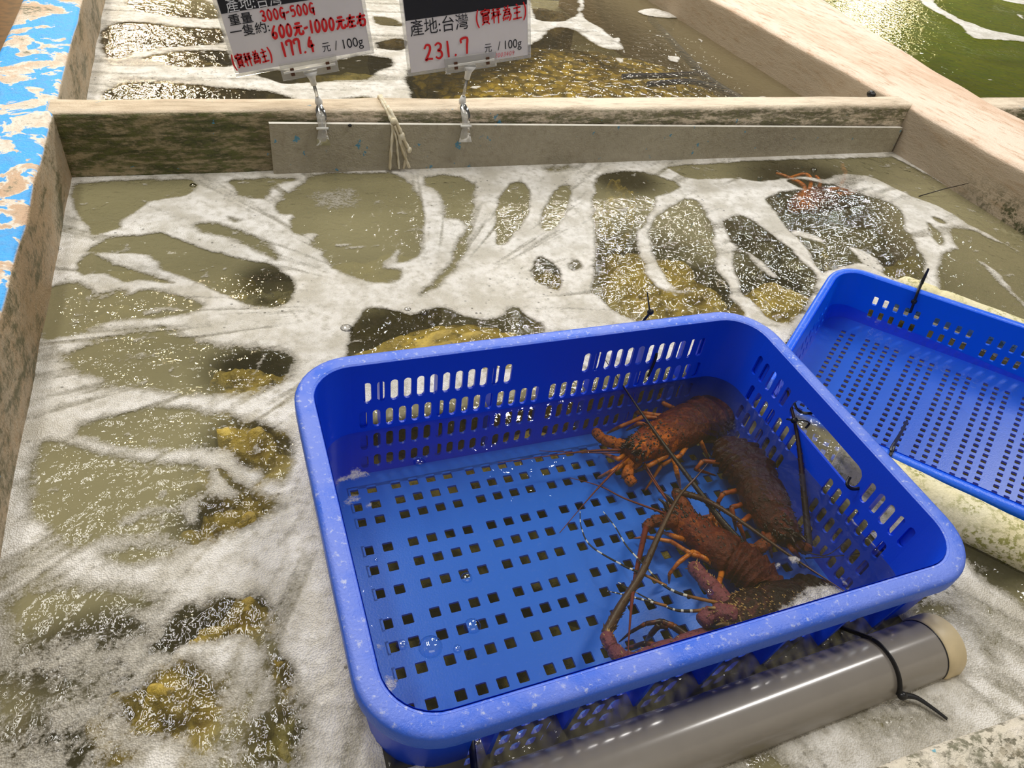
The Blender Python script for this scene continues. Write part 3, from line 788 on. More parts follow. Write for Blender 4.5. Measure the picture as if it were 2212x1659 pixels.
BACKHOLES = [
 (G_, .95, 8, [(390,30),(420,-40),(800,-40),(980,60),(980,130),(750,120),(560,90),(440,70)]),
 (G_, .97, 7, [(230,190),(300,150),(420,140),(600,160),(800,180),(1000,180),(1010,280),(850,290),(650,300),(480,330),(380,370),(280,370),(230,290)]),
 (G_, .9, 7, [(480,370),(620,335),(900,320),(1050,330),(1060,430),(900,430),(700,430),(560,380)]),
 (G_, .95, 7, [(230,580),(420,520),(600,520),(850,540),(1000,560),(1250,570),(1450,620),(1500,700),(250,700)]),
 (G_, .97, 6, [(1160,460),(1320,440),(1500,470),(1700,380),(1900,350),(2060,370),(2080,400),(1980,450),(1900,510),(1750,510),(1600,520),(1400,540),(1300,510)]),
 (G_, 1, 5, [(1920,110),(2020,110),(2130,150),(2120,175),(1960,160)]), (G_, 1, 5, [(1940,265),(2140,240),(2140,325),(1960,310)]),
 (G_, .9, 6, [(1750,620),(1950,615),(1970,700),(1700,700)]),
 ((0, 0, 1), 1, 6, [(875,165),(895,140),(1150,105),(1190,60),(1240,62),(1290,105),(1360,112),(1300,62),(1255,40),(1262,10),(1262,-60),(1500,-60),(2000,240),(900,240)]),
 ((0, 0, 1), 1, 6, [(1140,-30),(1240,-30),(1255,30),(1215,50),(1150,45)]),
]
BACKBLOBS = [((0, 0, 1), .95, 3, [(1370,25),(1410,18),(1450,30),(1490,35),(1455,42),(1400,36)]), ((0, 0, 1), .9, 3, [(1315,85),(1340,80),(1335,95)]), ((0, 0, 1), .9, 3, [(1440,120),(1470,125),(1465,138),(1445,132)]),
 ((0, 0, 1), .9, 3, [(1505,85),(1520,88),(1512,94)]), ((0, 0, 1), .9, 3, [(1325,125),(1350,130),(1340,142)]), ((0, 0, 1), .9, 3, [(1470,25),(1490,22),(1485,30)]), ((0, 0, 1), .9, 3, [(1410,3),(1435,5),(1420,14)]),
 ((0, 0, 1), .9, 3, [(1010,190),(1040,186),(1030,196)]), ((0, 0, 1), .9, 3, [(1620,212),(1660,210),(1650,220)])]
def dens_back(X, Y):
    Xw, Yw = warp(X, Y, .008)
    D = np.ones_like(X) - .35*sstep(.5, .75, fbm(X*6, Y*40, 3, 15))
    D = carve(Xw, Yw, D, BACKHOLES, -1)
    D = np.maximum(D, sstep(.66, .8, fbm(X*30, Y*60, 4, 33))*.5*(X < .55))
    return carve(Xw, Yw, D, BACKBLOBS, 1)
fb = grid_mesh('foam', XL-.002, XR+.002, YB-.001, 3.0, .005, lambda X, Y, D: .001+.0022*np.clip(D, 0, 1), dens_back, lambda X, Y, D: D > .06, M['foam'])
tag(fb, 'white scum rows on the back tank behind the price signs', 'foam', kind='stuff')
wb = grid_mesh('water', XL-.01, XR+.01, YB-.01, 3.2, .03, lambda X, Y, D: 0*X, lambda X, Y: .07+.20*sstep(1.15, 1.45, X)+0*X, None, M['water_back'], 'murk'); tag(wb, kind='structure')
SIDE = [(H_, 1, 6, [(1200,-60),(1370,-60),(1370,40),(1480,110),(1600,180),(1750,230),(1900,290),(2300,360),(2300,395),(2050,385),(1900,372),(1760,370),(1680,320),(1590,220),(1400,120),(1260,50)]),
        (H_, 1, 6, [(1900,-20),(2300,10),(2300,60),(2100,30)]), (H_, .9, 5, [(2110,130),(2212,150),(2212,190)])]
def dens_side(X, Y):
    Xw, Yw = warp(X, Y, .012); D = sstep(.70, .80, fbm(X*45, Y*45, 4, 36))*.55
    return carve(Xw, Yw, D, SIDE, 1)
fs = grid_mesh('foam', 1.75, 4.6, 1.34, 4.2, .009, lambda X, Y, D: .001+.002*np.clip(D, 0, 1), dens_side, lambda X, Y, D: D > .08, M['foam'])
tag(fs, 'thin crooked foam strip on the green water of the right tank', 'foam', kind='stuff')
ws = grid_mesh('water', 1.74, 4.8, -.1, 4.6, .04, lambda X, Y, D: 0*X, lambda X, Y: .35+.3*(fbm(X*3, Y*3, 3, 8)-.5), None, M['water_green'], 'murk'); tag(ws, kind='structure')

# ------------------------------------------------------------------ rocks on the tank bed
def rock(px, py, ztop, wx, wy, label, mat='rock', seed=0, rot=0, lump=.28, name='rock', depth=None, rough=6, group=None):
    import bmesh
    c = atz(px, py, ztop)
    bm = bmesh.new(); bmesh.ops.create_icosphere(bm, subdivisions=5, radius=1)
    bot = -.226; hgt = ztop-bot
    off = Vector((seed*3.17, seed*1.31, seed*2.7))
    R = Matrix.Rotation(rot, 3, 'Z')
    for v in bm.verts:
        d = v.co.copy()
        r = 1 + lump*mnoise.fractal(d*1.3+off, .8, 2.2, 3) + .07*mnoise.fractal(d*rough+off, .7, 2.1, 3)
        # flatten the crown a little, the way a slab breaks
        q = d*r
        q.z = math.copysign(abs(q.z)**.75, q.z)
        v.co = R @ Vector((q.x*wx/2, q.y*wy/2, 0)) + Vector((0, 0, q.z*hgt/2))
    zs = [v.co.z for v in bm.verts]; zmn, zmx = min(zs), max(zs)
    for v in bm.verts: v.co.z = (v.co.z-zmn)/(zmx-zmn)*hgt
    me = bpy.data.meshes.new(name); bm.to_mesh(me); bm.free()
    me.materials.append(M[mat]); me.polygons.foreach_set('use_smooth', [True]*len(me.polygons))
    o = bpy.data.objects.new(name, me); COL.objects.link(o); o.location = (c.x, c.y, bot)
    return tag(o, label, 'rock', group)
rock(950, 735, .007, .36, .16, 'broad mustard rock breaking the surface just behind the basket', seed=1, rot=.1, lump=.15)
rock(1330, 745, -.020, .26, .09, 'brightened mustard rock seen through the rear slots of the basket', 'rock_brightened', seed=25)
rock(545, 800, -.012, .14, .10, 'mustard rock at the left corner of the basket below foam', seed=2)
rock(540, 965, .006, .125, .11, 'craggy mustard rock half out of water left of the basket', seed=3, rot=-.5, lump=.4)
rock(500, 1112, .006, .15, .11, 'yellow triangular rock breaking the foam left of the basket', seed=4, rot=.5, lump=.4)
rock(500, 1330, .004, .12, .07, 'mustard rock with black hollow edge below the yellow triangular one', seed=5, rot=.3, lump=.45)
rock(370, 1515, .003, .125, .12, 'round mustard rock with a dark hollow near the bottom left', seed=6, lump=.4)
rock(618, 1440, .003, .04, .06, 'small narrow rock poking through foam by the basket corner', seed=7, lump=.4)
rock(610, 1590, .004, .09, .12, 'wet glaring rock left of the basket front corner', 'rock_olive', seed=8, lump=.4)
rock(560, 620, -.010, .17, .10, 'blackish green rock with a rounded end in the left lagoon', 'rock_dark', seed=9)
rock(340, 580, -.08, .26, .13, 'sunken olive rock stretching left of the blackish rounded rock', 'rock_olive', seed=10)
rock(235, 675, -.05, .13, .09, 'brown olive rock sunk near the left wall', 'rock_olive', seed=11)
rock(420, 950, -.06, .06, .10, 'dark rock between silt and craggy mustard rock', 'rock_dark', seed=12)
rock(360, 1120, -.05, .07, .13, 'dark rock tucked beside the yellow triangular rock', 'rock_dark', seed=13)
rock(330, 1320, -.03, .12, .08, 'black rock under rippled water at the lower left', 'rock_dark', seed=14)
rock(1425, 590, -.035, .24, .24, 'large mustard rock sunk behind the basket in open water', seed=15)
rock(1700, 630, -.03, .17, .16, 'smooth mustard rock sunk at the corner of the tray', seed=16, lump=.2)
rock(1815, 500, -.06, .28, .18, 'big dark rock under glaring water by the right corner', 'rock_dark', seed=17)
rock(1345, 388, -.004, .085, .045, 'small orange yellow rock top at the divider board', 'gravel', seed=18)
rock(810, 570, -.05, .22, .12, 'olive rock sunk in the large lagoon below the twine', 'rock_olive', seed=19)
rock(1190, 590, -.02, .08, .07, 'small ridged olive rock in a foam gap behind the basket', seed=20)
rock(1625, 520, -.06, .11, .10, 'dark sunken rock left of the big dark rock', 'rock_dark', seed=21)
rock(1990, 560, -.05, .12, .12, 'olive rock sunk beside the right wall', 'rock_olive', seed=22)
for i, (px, py, z, a, b, mt, lb) in enumerate([
    (860, 1010, -.105, .24, .16, 'rock_brightened', 'brightened mustard rock under the rear left of the basket'), (1150, 960, -.105, .26, .15, 'rock_brightened', 'brightened mustard rock under the middle of the basket rear'),
    (1420, 900, -.105, .22, .16, 'rock_brightened', 'brightened mustard rock under the basket below the reddest lobster'), (930, 1200, -.14, .20, .15, 'rock_olive', 'olive rock under the left half of the basket'),
    (1180, 1170, -.14, .20, .16, 'rock_olive', 'olive rock under the centre of the basket'), (1480, 1150, -.13, .22, .16, 'rock_brightened', 'mustard rock under the basket below two lobsters'),
    (900, 1430, -.14, .18, .13, 'rock_olive', 'olive rock under the front left of the basket'), (1150, 1390, -.14, .20, .13, 'rock_olive', 'olive rock under the front middle of the basket'),
    (1800, 1150, -.11, .16, .22, 'rock', 'mustard rock outside the handle wall of the basket'), (1720, 940, -.10, .14, .14, 'rock', 'mustard rock below the left end of the tray'),
    (1950, 830, -.13, .24, .18, 'rock_olive', 'olive rock below the tray'), (2160, 1010, -.14, .16, .16, 'rock', 'mustard rock below the tray near the right edge')]):
    rock(px, py, z, a*.74, b*.74, lb, mt, seed=30+i, rot=(i % 3-1)*.25, lump=.2)
rock(1240, 150, -.055, .95, .62, 'wide bed of mustard pebbles on the back tank floor', 'gravel', seed=50, lump=.12, name='pebble_bed', rough=14)
rock(720, 155, -.03, .34, .10, 'olive rock under the clip of the left price sign', 'rock_olive', seed=51)
for i, (px, py, a, b, lb) in enumerate([(330, 105, .34, .20, 'golden wet rock left of the signs, middle of its row'), (330, 20, .36, .16, 'golden wet rock at the upper left edge of the back tank'),
    (300, 205, .24, .10, 'black and gold wet rock behind the divider left end'), (420, 130, .30, .10, 'golden rock just left of the left price sign'), (480, 205, .26, .08, 'speckled rock below the left price sign'), (850, 60, .14, .14, 'olive rock between the two price signs'), (1190, 20, .18, .14, 'brown olive rock right of the right price sign')]):
    rock(px, py, -.025, a, b, lb, 'rock_gold' if i != 2 else 'rock_dark', seed=60+i, lump=.2)

# ------------------------------------------------------------------ divider board
b = MB()
for (p, q) in (((580, 268), (1950, 276)),):
    a = aty(581, 267, YD-.012); c = aty(1950, 276, YD-.012)
    zt0, zt1 = a.z, c.z
    vv = [(a.x, YD-.0125, -.20), (c.x, YD-.0125, -.20), (c.x, YD-.0125, zt1), (a.x, YD-.0125, zt0), (a.x, YD-.0045, -.20), (c.x, YD-.0045, -.20), (c.x, YD-.0045, zt1), (a.x, YD-.0045, zt0)]
    b.add(vv, [(0, 1, 2, 3), (5, 4, 7, 6), (4, 0, 3, 7), (1, 5, 6, 2), (4, 5, 1, 0)])
    b.cm = 1; b.add([vv[3], vv[2], vv[6], vv[7]], [(0, 1, 2, 3)])
M['edge'] = mat_plain('white_cut_edge', (.78, .75, .66), .6, 80)
tag(b.build('divider_board', [M['board'], M['edge']], smooth=False), 'thin grey board with white cut edge standing against the divider', 'board')

# ------------------------------------------------------------------ pipe and floats
def pvc_pipe():
    root = empty('pipe', (.25, .184, .004), 'thick grey plastic pipe with beige end cap floating before the basket', 'pipe')
    d = Vector((1, .030, 0)).normalized()
    c = Vector((.5665, .1905, .004))-Vector((.25, .184, .004))
    w = MB(); r = .0288
    L = [c - d*t for t in np.linspace(.70, 0, 30)]
    w.tube(L, r, 48)
    o = w.build('tube', M['pvc'], root); o.data.set_sharp_from_angle(angle=.8)
    w = MB(); e = c
    w.tube([e-d*.001, e, e+d*.002, e+d*.019, e+d*.0225, e+d*.0235], [r*.99, .0300, .0306, .0306, .0292, .026], 48)
    o = w.build('end_cap', M['cap'], root); o.data.set_sharp_from_angle(angle=.8)
    w = MB(); w.tube([e-d*.0018, e+d*.0004], [.0292, .0292], 48); w.build('seal_ring', M['black'], root)
    return d, c + Vector((.25, .184, .004)), r
PIPE_D, PIPE_C, PIPE_R = pvc_pipe()
def float_log(name, label, p0, p1, r, notch=None):
    root = empty(name, (p0+p1)/2, label, 'float')
    c = (p0+p1)/2
    d = (p1-p0); L = d.length; d.normalize()
    n = int(L/.006); pts = []; rad = []
    for i in range(n+1):
        t = L*i/n; rr = r
        if t < .012: rr = r*math.sqrt(max(.02, 1-((.012-t)/.012)**2*.55))
        if notch and abs(t-notch) < .006: rr = r*(.86+.14*abs(t-notch)/.006)
        pts.append(p0+d*t-c); rad.append(rr*(1+.02*mnoise.noise(Vector((t*30, 1, 2)))))
    w = MB(); w.tube(pts, rad, 24)
    w.build('log', M['float'], root)
    return root
fa = atz(1940, 607, .050); fbp = atz(2235, 718, .050)
dirf = (fbp-fa).normalized()
float_log('float', 'pale cream foam float behind the shallow tray with tie notch', fa-Vector((0, 0, .015)), fa+dirf*.5-Vector((0, 0, .015)), .026, .062)
ga = atz(1806, 985, .012); gb = atz(2205, 1180, .012)
dirg = (gb-ga).normalized()
float_log('float', 'cream algae speckled foam float between basket and tray', ga, ga+dirg*.5, .027)
#@@PART3
# ------------------------------------------------------------------ cable ties
def cable_tie(label, path, w=.0022, head=None, tail=None, bumps=False):
    P = [Vector(p) for p in path]; c = sum(P, Vector())/len(P)
    root = empty('cable_tie', c, label, 'cable tie', 'black cable ties')
    b = MB(); q = smooth_path([p-c for p in P], 6)
    b.tube(q, w, 8, .42); b.build('strap', M['black'], root)
    if head is not None:
        b = MB(); h = Vector(head)-c
        b.blob(h, (.0048, .0042, .0042), 5); b.build('head', M['black'], root)
    if tail is not None:
        b = MB(); t = [Vector(p)-c for p in tail]; q = smooth_path(t, 5); n = len(q)
        b.tube(q, [w*(1.15-.55*i/(n-1)) for i in range(n)], 8, .42); b.build('tail', M['black'], root)
    return root
def B3(x, y, z): return M_BASKET @ Vector((x, y, z))
def T3(x, y, z): return M_TRAY @ Vector((x, y, z))
# tail sticking up behind the back rim of the basket
p = aty(1402, 690, .648)
cable_tie('black cable tie tail sticking up behind the back rim of the basket', [B3(.140, .1955, .108), B3(.141, .214, .112), B3(.142, .222, .140), aty(1404, 676, .6475)], head=aty(1405, 674, .648), tail=[aty(1404, 676, .648), aty(1401, 655, .650), aty(1398, 630, .655)])
# inside the basket, hanging at the back wall
cable_tie('black cable tie hanging down inside the back wall of the basket', [B3(.152, .186, .124), B3(.151, .183, .118), B3(.148, .180, .107), B3(.143, .176, .094)], w=.0018)
# at the handle of the basket
cable_tie('black cable tie looped through the handle end nearest the rear corner', [atz(1716, 870, .055), atz(1722, 884, .050), atz(1736, 892, .048), atz(1757, 891, .055), atz(1745, 880, .062)], w=.0021)
cable_tie('black cable tie looped under the handle beside the tall antenna', [atz(1700, 905, .036), atz(1715, 908, .040), atz(1735, 908, .040), atz(1748, 914, .036), atz(1740, 925, .03)], w=.0021, head=atz(1716, 908, .041))
cable_tie('black cable tie looped through the handle end nearest the front corner', [atz(1836, 1030, .046), atz(1830, 1046, .042), atz(1842, 1056, .038), atz(1862, 1052, .040), atz(1870, 1034, .05)], w=.002)
# tray ties
cable_tie('black cable tie over the back rim of the tray and its float', [T3(-.186, .176, .060), T3(-.186, .180, .086), T3(-.186, .168, .091), T3(-.185, .152, .090), T3(-.183, .144, .072), T3(-.182, .140, .060)], w=.0030, head=T3(-.1840, .1475, .076), tail=[T3(-.186, .178, .088), T3(-.186, .184, .100), T3(-.186, .186, .112)])
cable_tie('black cable tie standing over the front rim of the tray', [T3(-.130, -.172, .060), T3(-.130, -.168, .085), T3(-.130, -.160, .0895), T3(-.130, -.149, .088)], w=.0026, tail=[T3(-.130, -.160, .091), aty(1928, 965, .43), aty(1946, 935, .46), aty(1960, 908, .49)])
# round the pipe
def ring(s, r, a0, a1, n=14):
    d = PIPE_D; up = Vector((0, 0, 1)); sd = d.cross(up)
    return [PIPE_C - d*s + (sd*math.cos(a0+(a1-a0)*i/n) + up*math.sin(a0+(a1-a0)*i/n))*r for i in range(n+1)]
g0 = ring(.064, PIPE_R+.0018, .22, 2.3)
cable_tie('black cable tie binding the grey pipe near its beige cap', g0 + [B3(.166, -.186, .082), B3(.166, -.180, .086)], w=.0030, head=g0[0]+Vector((.002, -.002, .002)), tail=[g0[0], atz(1975, 1505, .009), atz(2010, 1526, .007), atz(2046, 1553, .005)])
PIPE_S = [PIPE_C - PIPE_D*.455]
g1 = ring(.452, PIPE_R+.0018, .9, 2.3)
cable_tie('black cable tie binding the grey pipe below the front left corner', g1 + [B3(-.212, -.186, .082), B3(-.212, -.181, .086)], w=.0028)

# ------------------------------------------------------------------ price signs
k = NT('clear_acrylic')
fr = k.n('Fresnel', {'IOR': 1.45})
sh = k.n('MixShader', {0: .30, 1: k.n('BsdfTransparent', {'Color': (.97, .97, .95, 1)}).outputs[0], 2: k.pbsdf((.86, .84, .78), .25).outputs[0]})
M['acrylic'] = k.done(k.n('MixShader', {0: fr.outputs[0], 1: sh.outputs[0], 2: k.n('BsdfGlossy', {'Roughness': .08}).outputs[0]}))
M['joint'] = mat_plain('frosted_white_plastic', (.80, .78, .72), .35)
M['paper'] = mat_plain('white_card', (.80, .755, .755), .5, None, .04)
M['ink'] = mat_plain('black_print', (.012, .012, .014), .5)
M['inkwhite'] = mat_plain('white_print', (.82, .82, .84), .5)
M['red'] = mat_plain('red_marker', (.80, .012, .012), .5)
M['red_pale'] = mat_plain('pale_red_pen', (.85, .22, .25), .5)
M['rust'] = mat_plain('rusty_pin', (.10, .035, .01), .6)

STROKES = {  # single-line handwriting in a unit box
 '0': [[(.5, 1), (.2, .8), (.12, .4), (.3, .05), (.6, .05), (.85, .4), (.78, .8), (.5, 1)]],
 '1': [[(.5, 1), (.5, 0)]],
 '2': [[(.12, .8), (.35, 1), (.7, .95), (.75, .7), (.45, .35), (.1, .03), (.4, .08), (.9, .05)]],
 '3': [[(.15, .9), (.5, 1), (.8, .85), (.7, .62), (.4, .52), (.75, .42), (.8, .15), (.45, 0), (.1, .12)]],
 '4': [[(.6, 1), (.1, .38), (.95, .42)], [(.65, .75), (.6, -.05)]],
 '5': [[(.85, .98), (.25, .95), (.2, .55), (.6, .62), (.82, .35), (.6, .05), (.12, .05)]],
 '6': [[(.65, 1), (.25, .6), (.12, .25), (.4, 0), (.75, .12), (.7, .42), (.35, .42), (.15, .25)]],
 '7': [[(.1, .75), (.12, .98), (.85, 1), (.78, .5), (.7, 0)]],
 '9': [[(.8, .75), (.5, 1), (.2, .8), (.3, .5), (.7, .55), (.82, .85), (.75, .4), (.6, 0)]],
 'G': [[(.85, .9), (.5, 1), (.15, .6), (.25, .15), (.65, .1), (.82, .45)], [(.45, .48), (1.0, .5)], [(.82, .48), (.8, -.15)]],
 '-': [[(.05, .45), (.9, .52)]],
 '.': [[(.3, .04), (.42, .0)]],
 '(': [[(.7, 1.1), (.3, .6), (.35, .2), (.75, -.15)]],
 ')': [[(.25, 1.1), (.7, .7), (.65, .2), (.2, -.15)]],
 '元': [[(.25, .92), (.75, .95)], [(.08, .62), (.95, .68)], [(.4, .62), (.35, .3), (.08, .0)], [(.62, .62), (.62, .12), (.8, .03), (1.02, .1), (1.0, .28)]],
 '左': [[(.1, .75), (.95, .8)], [(.5, 1.02), (.35, .55), (.05, .1)], [(.35, .45), (.9, .48)], [(.62, .46), (.6, .08)], [(.28, .03), (1.0, .08)]],
 '右': [[(.05, .75), (.95, .82)], [(.5, 1.02), (.35, .6), (.05, .2)], [(.38, .48), (.4, .02)], [(.38, .5), (.88, .52), (.85, .05), (.4, .05)]],
 '主': [[(.45, 1.05), (.6, .92)], [(.15, .78), (.9, .82)], [(.2, .44), (.85, .47)], [(.52, .8), (.5, .05)], [(.05, .03), (1.0, .06)]],
 '為': [[(.3, 1.0), (.4, .88)], [(.7, 1.05), (.6, .85)], [(.15, .75), (.85, .8), (.75, .6)], [(.5, .8), (.1, .2)], [(.3, .6), (.85, .6), (.8, .4)], [(.25, .42), (.95, .44), (.9, .1), (.78, .0)], [(.2, .2), (.15, .05)], [(.38, .25), (.36, .1)], [(.54, .25), (.56, .1)], [(.7, .28), (.74, .16)]],
 '秤': [[(.35, 1.0), (.1, .9)], [(.02, .7), (.48, .74)], [(.26, .92), (.25, .0)], [(.25, .66), (.02, .3)], [(.27, .6), (.45, .42)], [(.55, .92), (.98, .95)], [(.62, .78), (.66, .62)], [(.9, .8), (.84, .62)], [(.5, .5), (1.05, .54)], [(.76, .92), (.75, -.05)]],
 '實': [[(.5, 1.08), (.52, .98)], [(.08, .8), (.1, .95), (.95, .97), (.9, .82)], [(.22, .84), (.2, .68), (.8, .7), (.82, .86)], [(.05, .77), (.98, .78)], [(.25, .6), (.24, .2), (.78, .22), (.78, .62), (.25, .6)], [(.25, .47), (.78, .48)], [(.25, .34), (.78, .35)], [(.38, .18), (.12, .0)], [(.62, .18), (.9, .0)]],
}
def hand(text, place, h, adv, mat, parent, pen=.0011, name='handwriting', skew=0.0, asp=1.0):
    """place(x, y)->3D on the card; strokes are flat felt-pen ribbons"""
    b = MB(); x = 0
    for ch in text:
        if ch == ' ': x += adv*.6; continue
        w = h*(.62 if ch.isascii() else 1.0)*asp
        if ch in '.-()1': w = h*.42*asp
        for st in STROKES[ch]:
            pts = [Vector((x + p[0]*w + skew*p[1]*h, p[1]*h, 0)) for p in st]
            q = smooth_path(pts, 4); n = len(q)
            L = []; R = []
            for i in range(n):
                d = (q[min(i+1, n-1)]-q[max(i-1, 0)]); d.normalize(); nn = Vector((-d.y, d.x, 0))
                e = 1.35*pen*(.75+.25*math.sin(math.pi*i/max(1, n-1)))
                ext = -d*pen*.6 if i == 0 else (d*pen*.6 if i == n-1 else Vector())
                L.append(q[i]+nn*e+ext); R.append(q[i]-nn*e+ext)
            vv = [place(p.x, p.y) for p in L+R]
            b.add(vv, [(i, n+i, n+i+1, i+1) for i in range(n-1)])
        x += w + h*.16*asp
    return b.build(name, mat, parent, smooth=False)
def printed(text, place, h, mat, parent, name='lettering', squeeze=1.0, weight=0.0, width=None):
    cu = bpy.data.curves.new('text', 'FONT'); cu.body = text; cu.size = 1.0; cu.offset = weight
    to = bpy.data.objects.new('text', cu); COL.objects.link(to)
    dg = bpy.context.evaluated_depsgraph_get()
    me = bpy.data.meshes.new_from_object(to.evaluated_get(dg))
    bpy.data.objects.remove(to)
    co = np.empty(len(me.vertices)*3, np.float32); me.vertices.foreach_get('co', co); co = co.reshape(-1, 3)
    if len(co):
        wx = co[:, 0].max(); sx = h*squeeze if width is None else width/wx
        for v in me.vertices: v.co = place(v.co.x*sx, v.co.y*h)
    me.materials.clear(); me.materials.append(mat)
    me.name = name
    o = bpy.data.objects.new(name, me); COL.objects.link(o); o.parent = parent
    return o

def price_sign(label, bl, br, yc, top, foot, lean, content, clip_px):
    """card in a clear sleeve on a small clip stand that grips the divider"""
    a = aty(*bl, yc); c = aty(*br, yc)
    ex = (c-a); W = ex.length; ex.normalize(); ez = Vector((-ex.z, 0, ex.x))
    f = aty(*foot, YD-.016)
    base = Vector((f.x, YD+.012, H))
    root = empty('price_sign', base, label, 'price sign', 'price signs')
    def P(x, y, d=0.0): return a + ex*(x+lean*y*0) + ez*y + Vector((0, -d, 0)) - base
    def slab(name, x0, y0, x1, y1, d0, d1, mat, parent):
        b = MB(); vv = [P(x, y, d) for d in (d0, d1) for (x, y) in ((x0, y0), (x1, y0), (x1, y1), (x0, y1))]
        b.add(vv, [(0, 3, 2, 1), (4, 5, 6, 7), (0, 1, 5, 4), (1, 2, 6, 5), (2, 3, 7, 6), (3, 0, 4, 7)])
        return b.build(name, mat, parent, smooth=False)
    card = slab('card', 0, 0, W, top, 0, .0008, M['paper'], root)
    m = .0055
    # sleeve edges: two clear skins show as a border
    b = MB()
    for (x0, y0, x1, y1) in ((-m, -m, W+m, 0), (-m, 0, 0, top+m), (W, 0, W+m, top+m), (0, top, W, top+m)):
        vv = [P(x, y, d) for d in (-.0004, .0012) for (x, y) in ((x0, y0), (x1, y0), (x1, y1), (x0, y1))]
        b.add(vv, [(0, 3, 2, 1), (4, 5, 6, 7), (0, 1, 5, 4), (1, 2, 6, 5), (2, 3, 7, 6), (3, 0, 4, 7)])
    b.build('sleeve', M['acrylic'], root, smooth=False)
    def loc(px, py):
        q = aty(px, py, yc)-a
        return q.dot(ex), q.dot(ez)
    content(card, P, loc, slab, W, top)
    # clip bar, funnel, stem, ball and clamp
    q = aty(*clip_px, yc) - base
    cx, cz = (q+base-a).dot(ex), (q+base-a).dot(ez)
    bar = slab('clip_bar', cx-.046, cz-.012, cx+.046, cz+.013, .0015, .0055, M['acrylic'], root)
    slab('clip_lip', cx-.042, cz-.001, cx+.042, cz+.0022, .0055, .0075, M['joint'], bar)
    for sx in (-.028, .030):
        slab('pin', cx+sx-.003, cz-.006, cx+sx+.003, cz+.006, .0056, .0072, M['rust'], bar)
    J = aty(clip_px[0], clip_px[1], yc-.003) - base
    ball = Vector((0, 0, .010))
    dv = (ball-J); dv.normalize()
    s0 = J + dv*.010
    b = MB(); b.tube([s0-dv*.004, s0+dv*.008, s0+dv*.014, s0+dv*.022], [.012, .0062, .0052, .0050], 14); b.build('funnel', M['joint'], root)
    b = MB(); b.tube([s0+dv*.021, ball], [.0028, .0026], 12); b.build('stem', M['acrylic'], root)
    b = MB(); b.tube([ball+Vector((0, 0, .012))*0-dv*.010, ball, ball+dv*.006], [.0045, .0068, .0055], 14); b.build('ball_joint', M['joint'], root)
    b = MB()
    prof = [(-.004, .008, .004, .0068), (-.012, .002, .0075, .0068), (-.024, -.004, .0085, .0060), (-.0295, -.014, .0072, .004), (-.0305, -.024, .0062, .003), (-.031, -.034, .0085, .003), (-.034, -.052, .0125, .0028)]
    vv = []
    for (y, z, hw, ht) in prof:
        for sx, sy in ((-1, -1), (1, -1), (1, 1), (-1, 1)): vv.append(Vector((sx*hw, y+sy*ht*.5, z)))
    n = len(prof)
    b.add(vv, [(i*4+k, i*4+(k+1) % 4, (i+1)*4+(k+1) % 4, (i+1)*4+k) for i in range(n-1) for k in range(4)] + [(3, 2, 1, 0), tuple((n-1)*4+k for k in range(4))])
    cl = b.build('clamp', M['acrylic'], root)
    b = MB(); b.tube([Vector((-.010, -.0325, -.023)), Vector((.010, -.0325, -.023))], .0022, 10); b.build('hinge_pin', M['joint'], cl)
    return root
D_INK = .0010
def place_at(P, loc, px, py, d=.0016, dx=0, dy=0, rot=0.0):
    x0, y0 = loc(px, py); c, s = math.cos(rot), math.sin(rot)
    return lambda x, y: P(x0+x*c-y*s, y0+x*s+y*c, d)
def sign_a(card, P, loc, slab, W, top):
    zb = .0885
    slab('header_band', .001, zb, W-.001, top-.001, .0008, .0011, M['ink'], card)
    printed('產地:台灣', place_at(P, loc, 490, 25, .0015), .0215, M['inkwhite'], card, width=.083)
    printed('重量', place_at(P, loc, 496, 54, .0013), .0170, M['ink'], card, width=.036, weight=.012)
    printed('一隻約:', place_at(P, loc, 499, 80, .0013), .0175, M['ink'], card, width=.060, weight=.006)
    printed('元', place_at(P, loc, 697, 111, .0013), .0165, M['ink'], card, width=.0135)
    printed('/ 100g', place_at(P, loc, 724, 108, .0013), .0205, M['ink'], card, width=.047)
    hand('300G-500G', place_at(P, loc, 566, 46, .0017, rot=.0), .0150, .009, M['red'], card, .0011, asp=.82)
    hand('600元-1000元左右', place_at(P, loc, 589, 83, .0017, rot=-.02), .0180, .010, M['red'], card, .0014, skew=.05, asp=.80)
    hand('(實秤為主)', place_at(P, loc, 506, 148, .0017, rot=.04), .0190, .010, M['red'], card, .0010, asp=.58)
    hand('177.4', place_at(P, loc, 612, 122, .0017, rot=.02), .0215, .010, M['red'], card, .0015, asp=.72)
def sign_b(card, P, loc, slab, W, top):
    zb = .0835
    slab('header_band', .001, zb, W-.001, top-.001, .0008, .0011, M['ink'], card)
    printed('產地:台灣', place_at(P, loc, 886, 76, .0013), .0270, M['ink'], card, width=.101)
    printed('元', place_at(P, loc, 1046, 112, .0013), .0165, M['ink'], card, width=.0135)
    printed('/ 100g', place_at(P, loc, 1075, 108, .0013), .0205, M['ink'], card, width=.044)
    hand('(實秤為主)', place_at(P, loc, 1028, 56, .0017, rot=.03), .0225, .010, M['red'], card, .0010, asp=.72)
    hand('231.7', place_at(P, loc, 918, 131, .0017, rot=.03), .0250, .011, M['red'], card, .0015, asp=.95)
    hand('2003409', place_at(P, loc, 1068, 124, .0017, rot=.0), .0068, .004, M['red_pale'], card, .0004, skew=.2)
price_sign('left price sign with 177.4 in red marker clipped on the divider', (516, 158), (800, 108), YD-.004, .145, (694, 240), 0, sign_a, (668, 146))
price_sign('right price sign with 231.7 in red marker clipped on the divider', (888, 157), (1140, 118), YD-.004, .145, (1008, 236), 0, sign_b, (1016, 134))

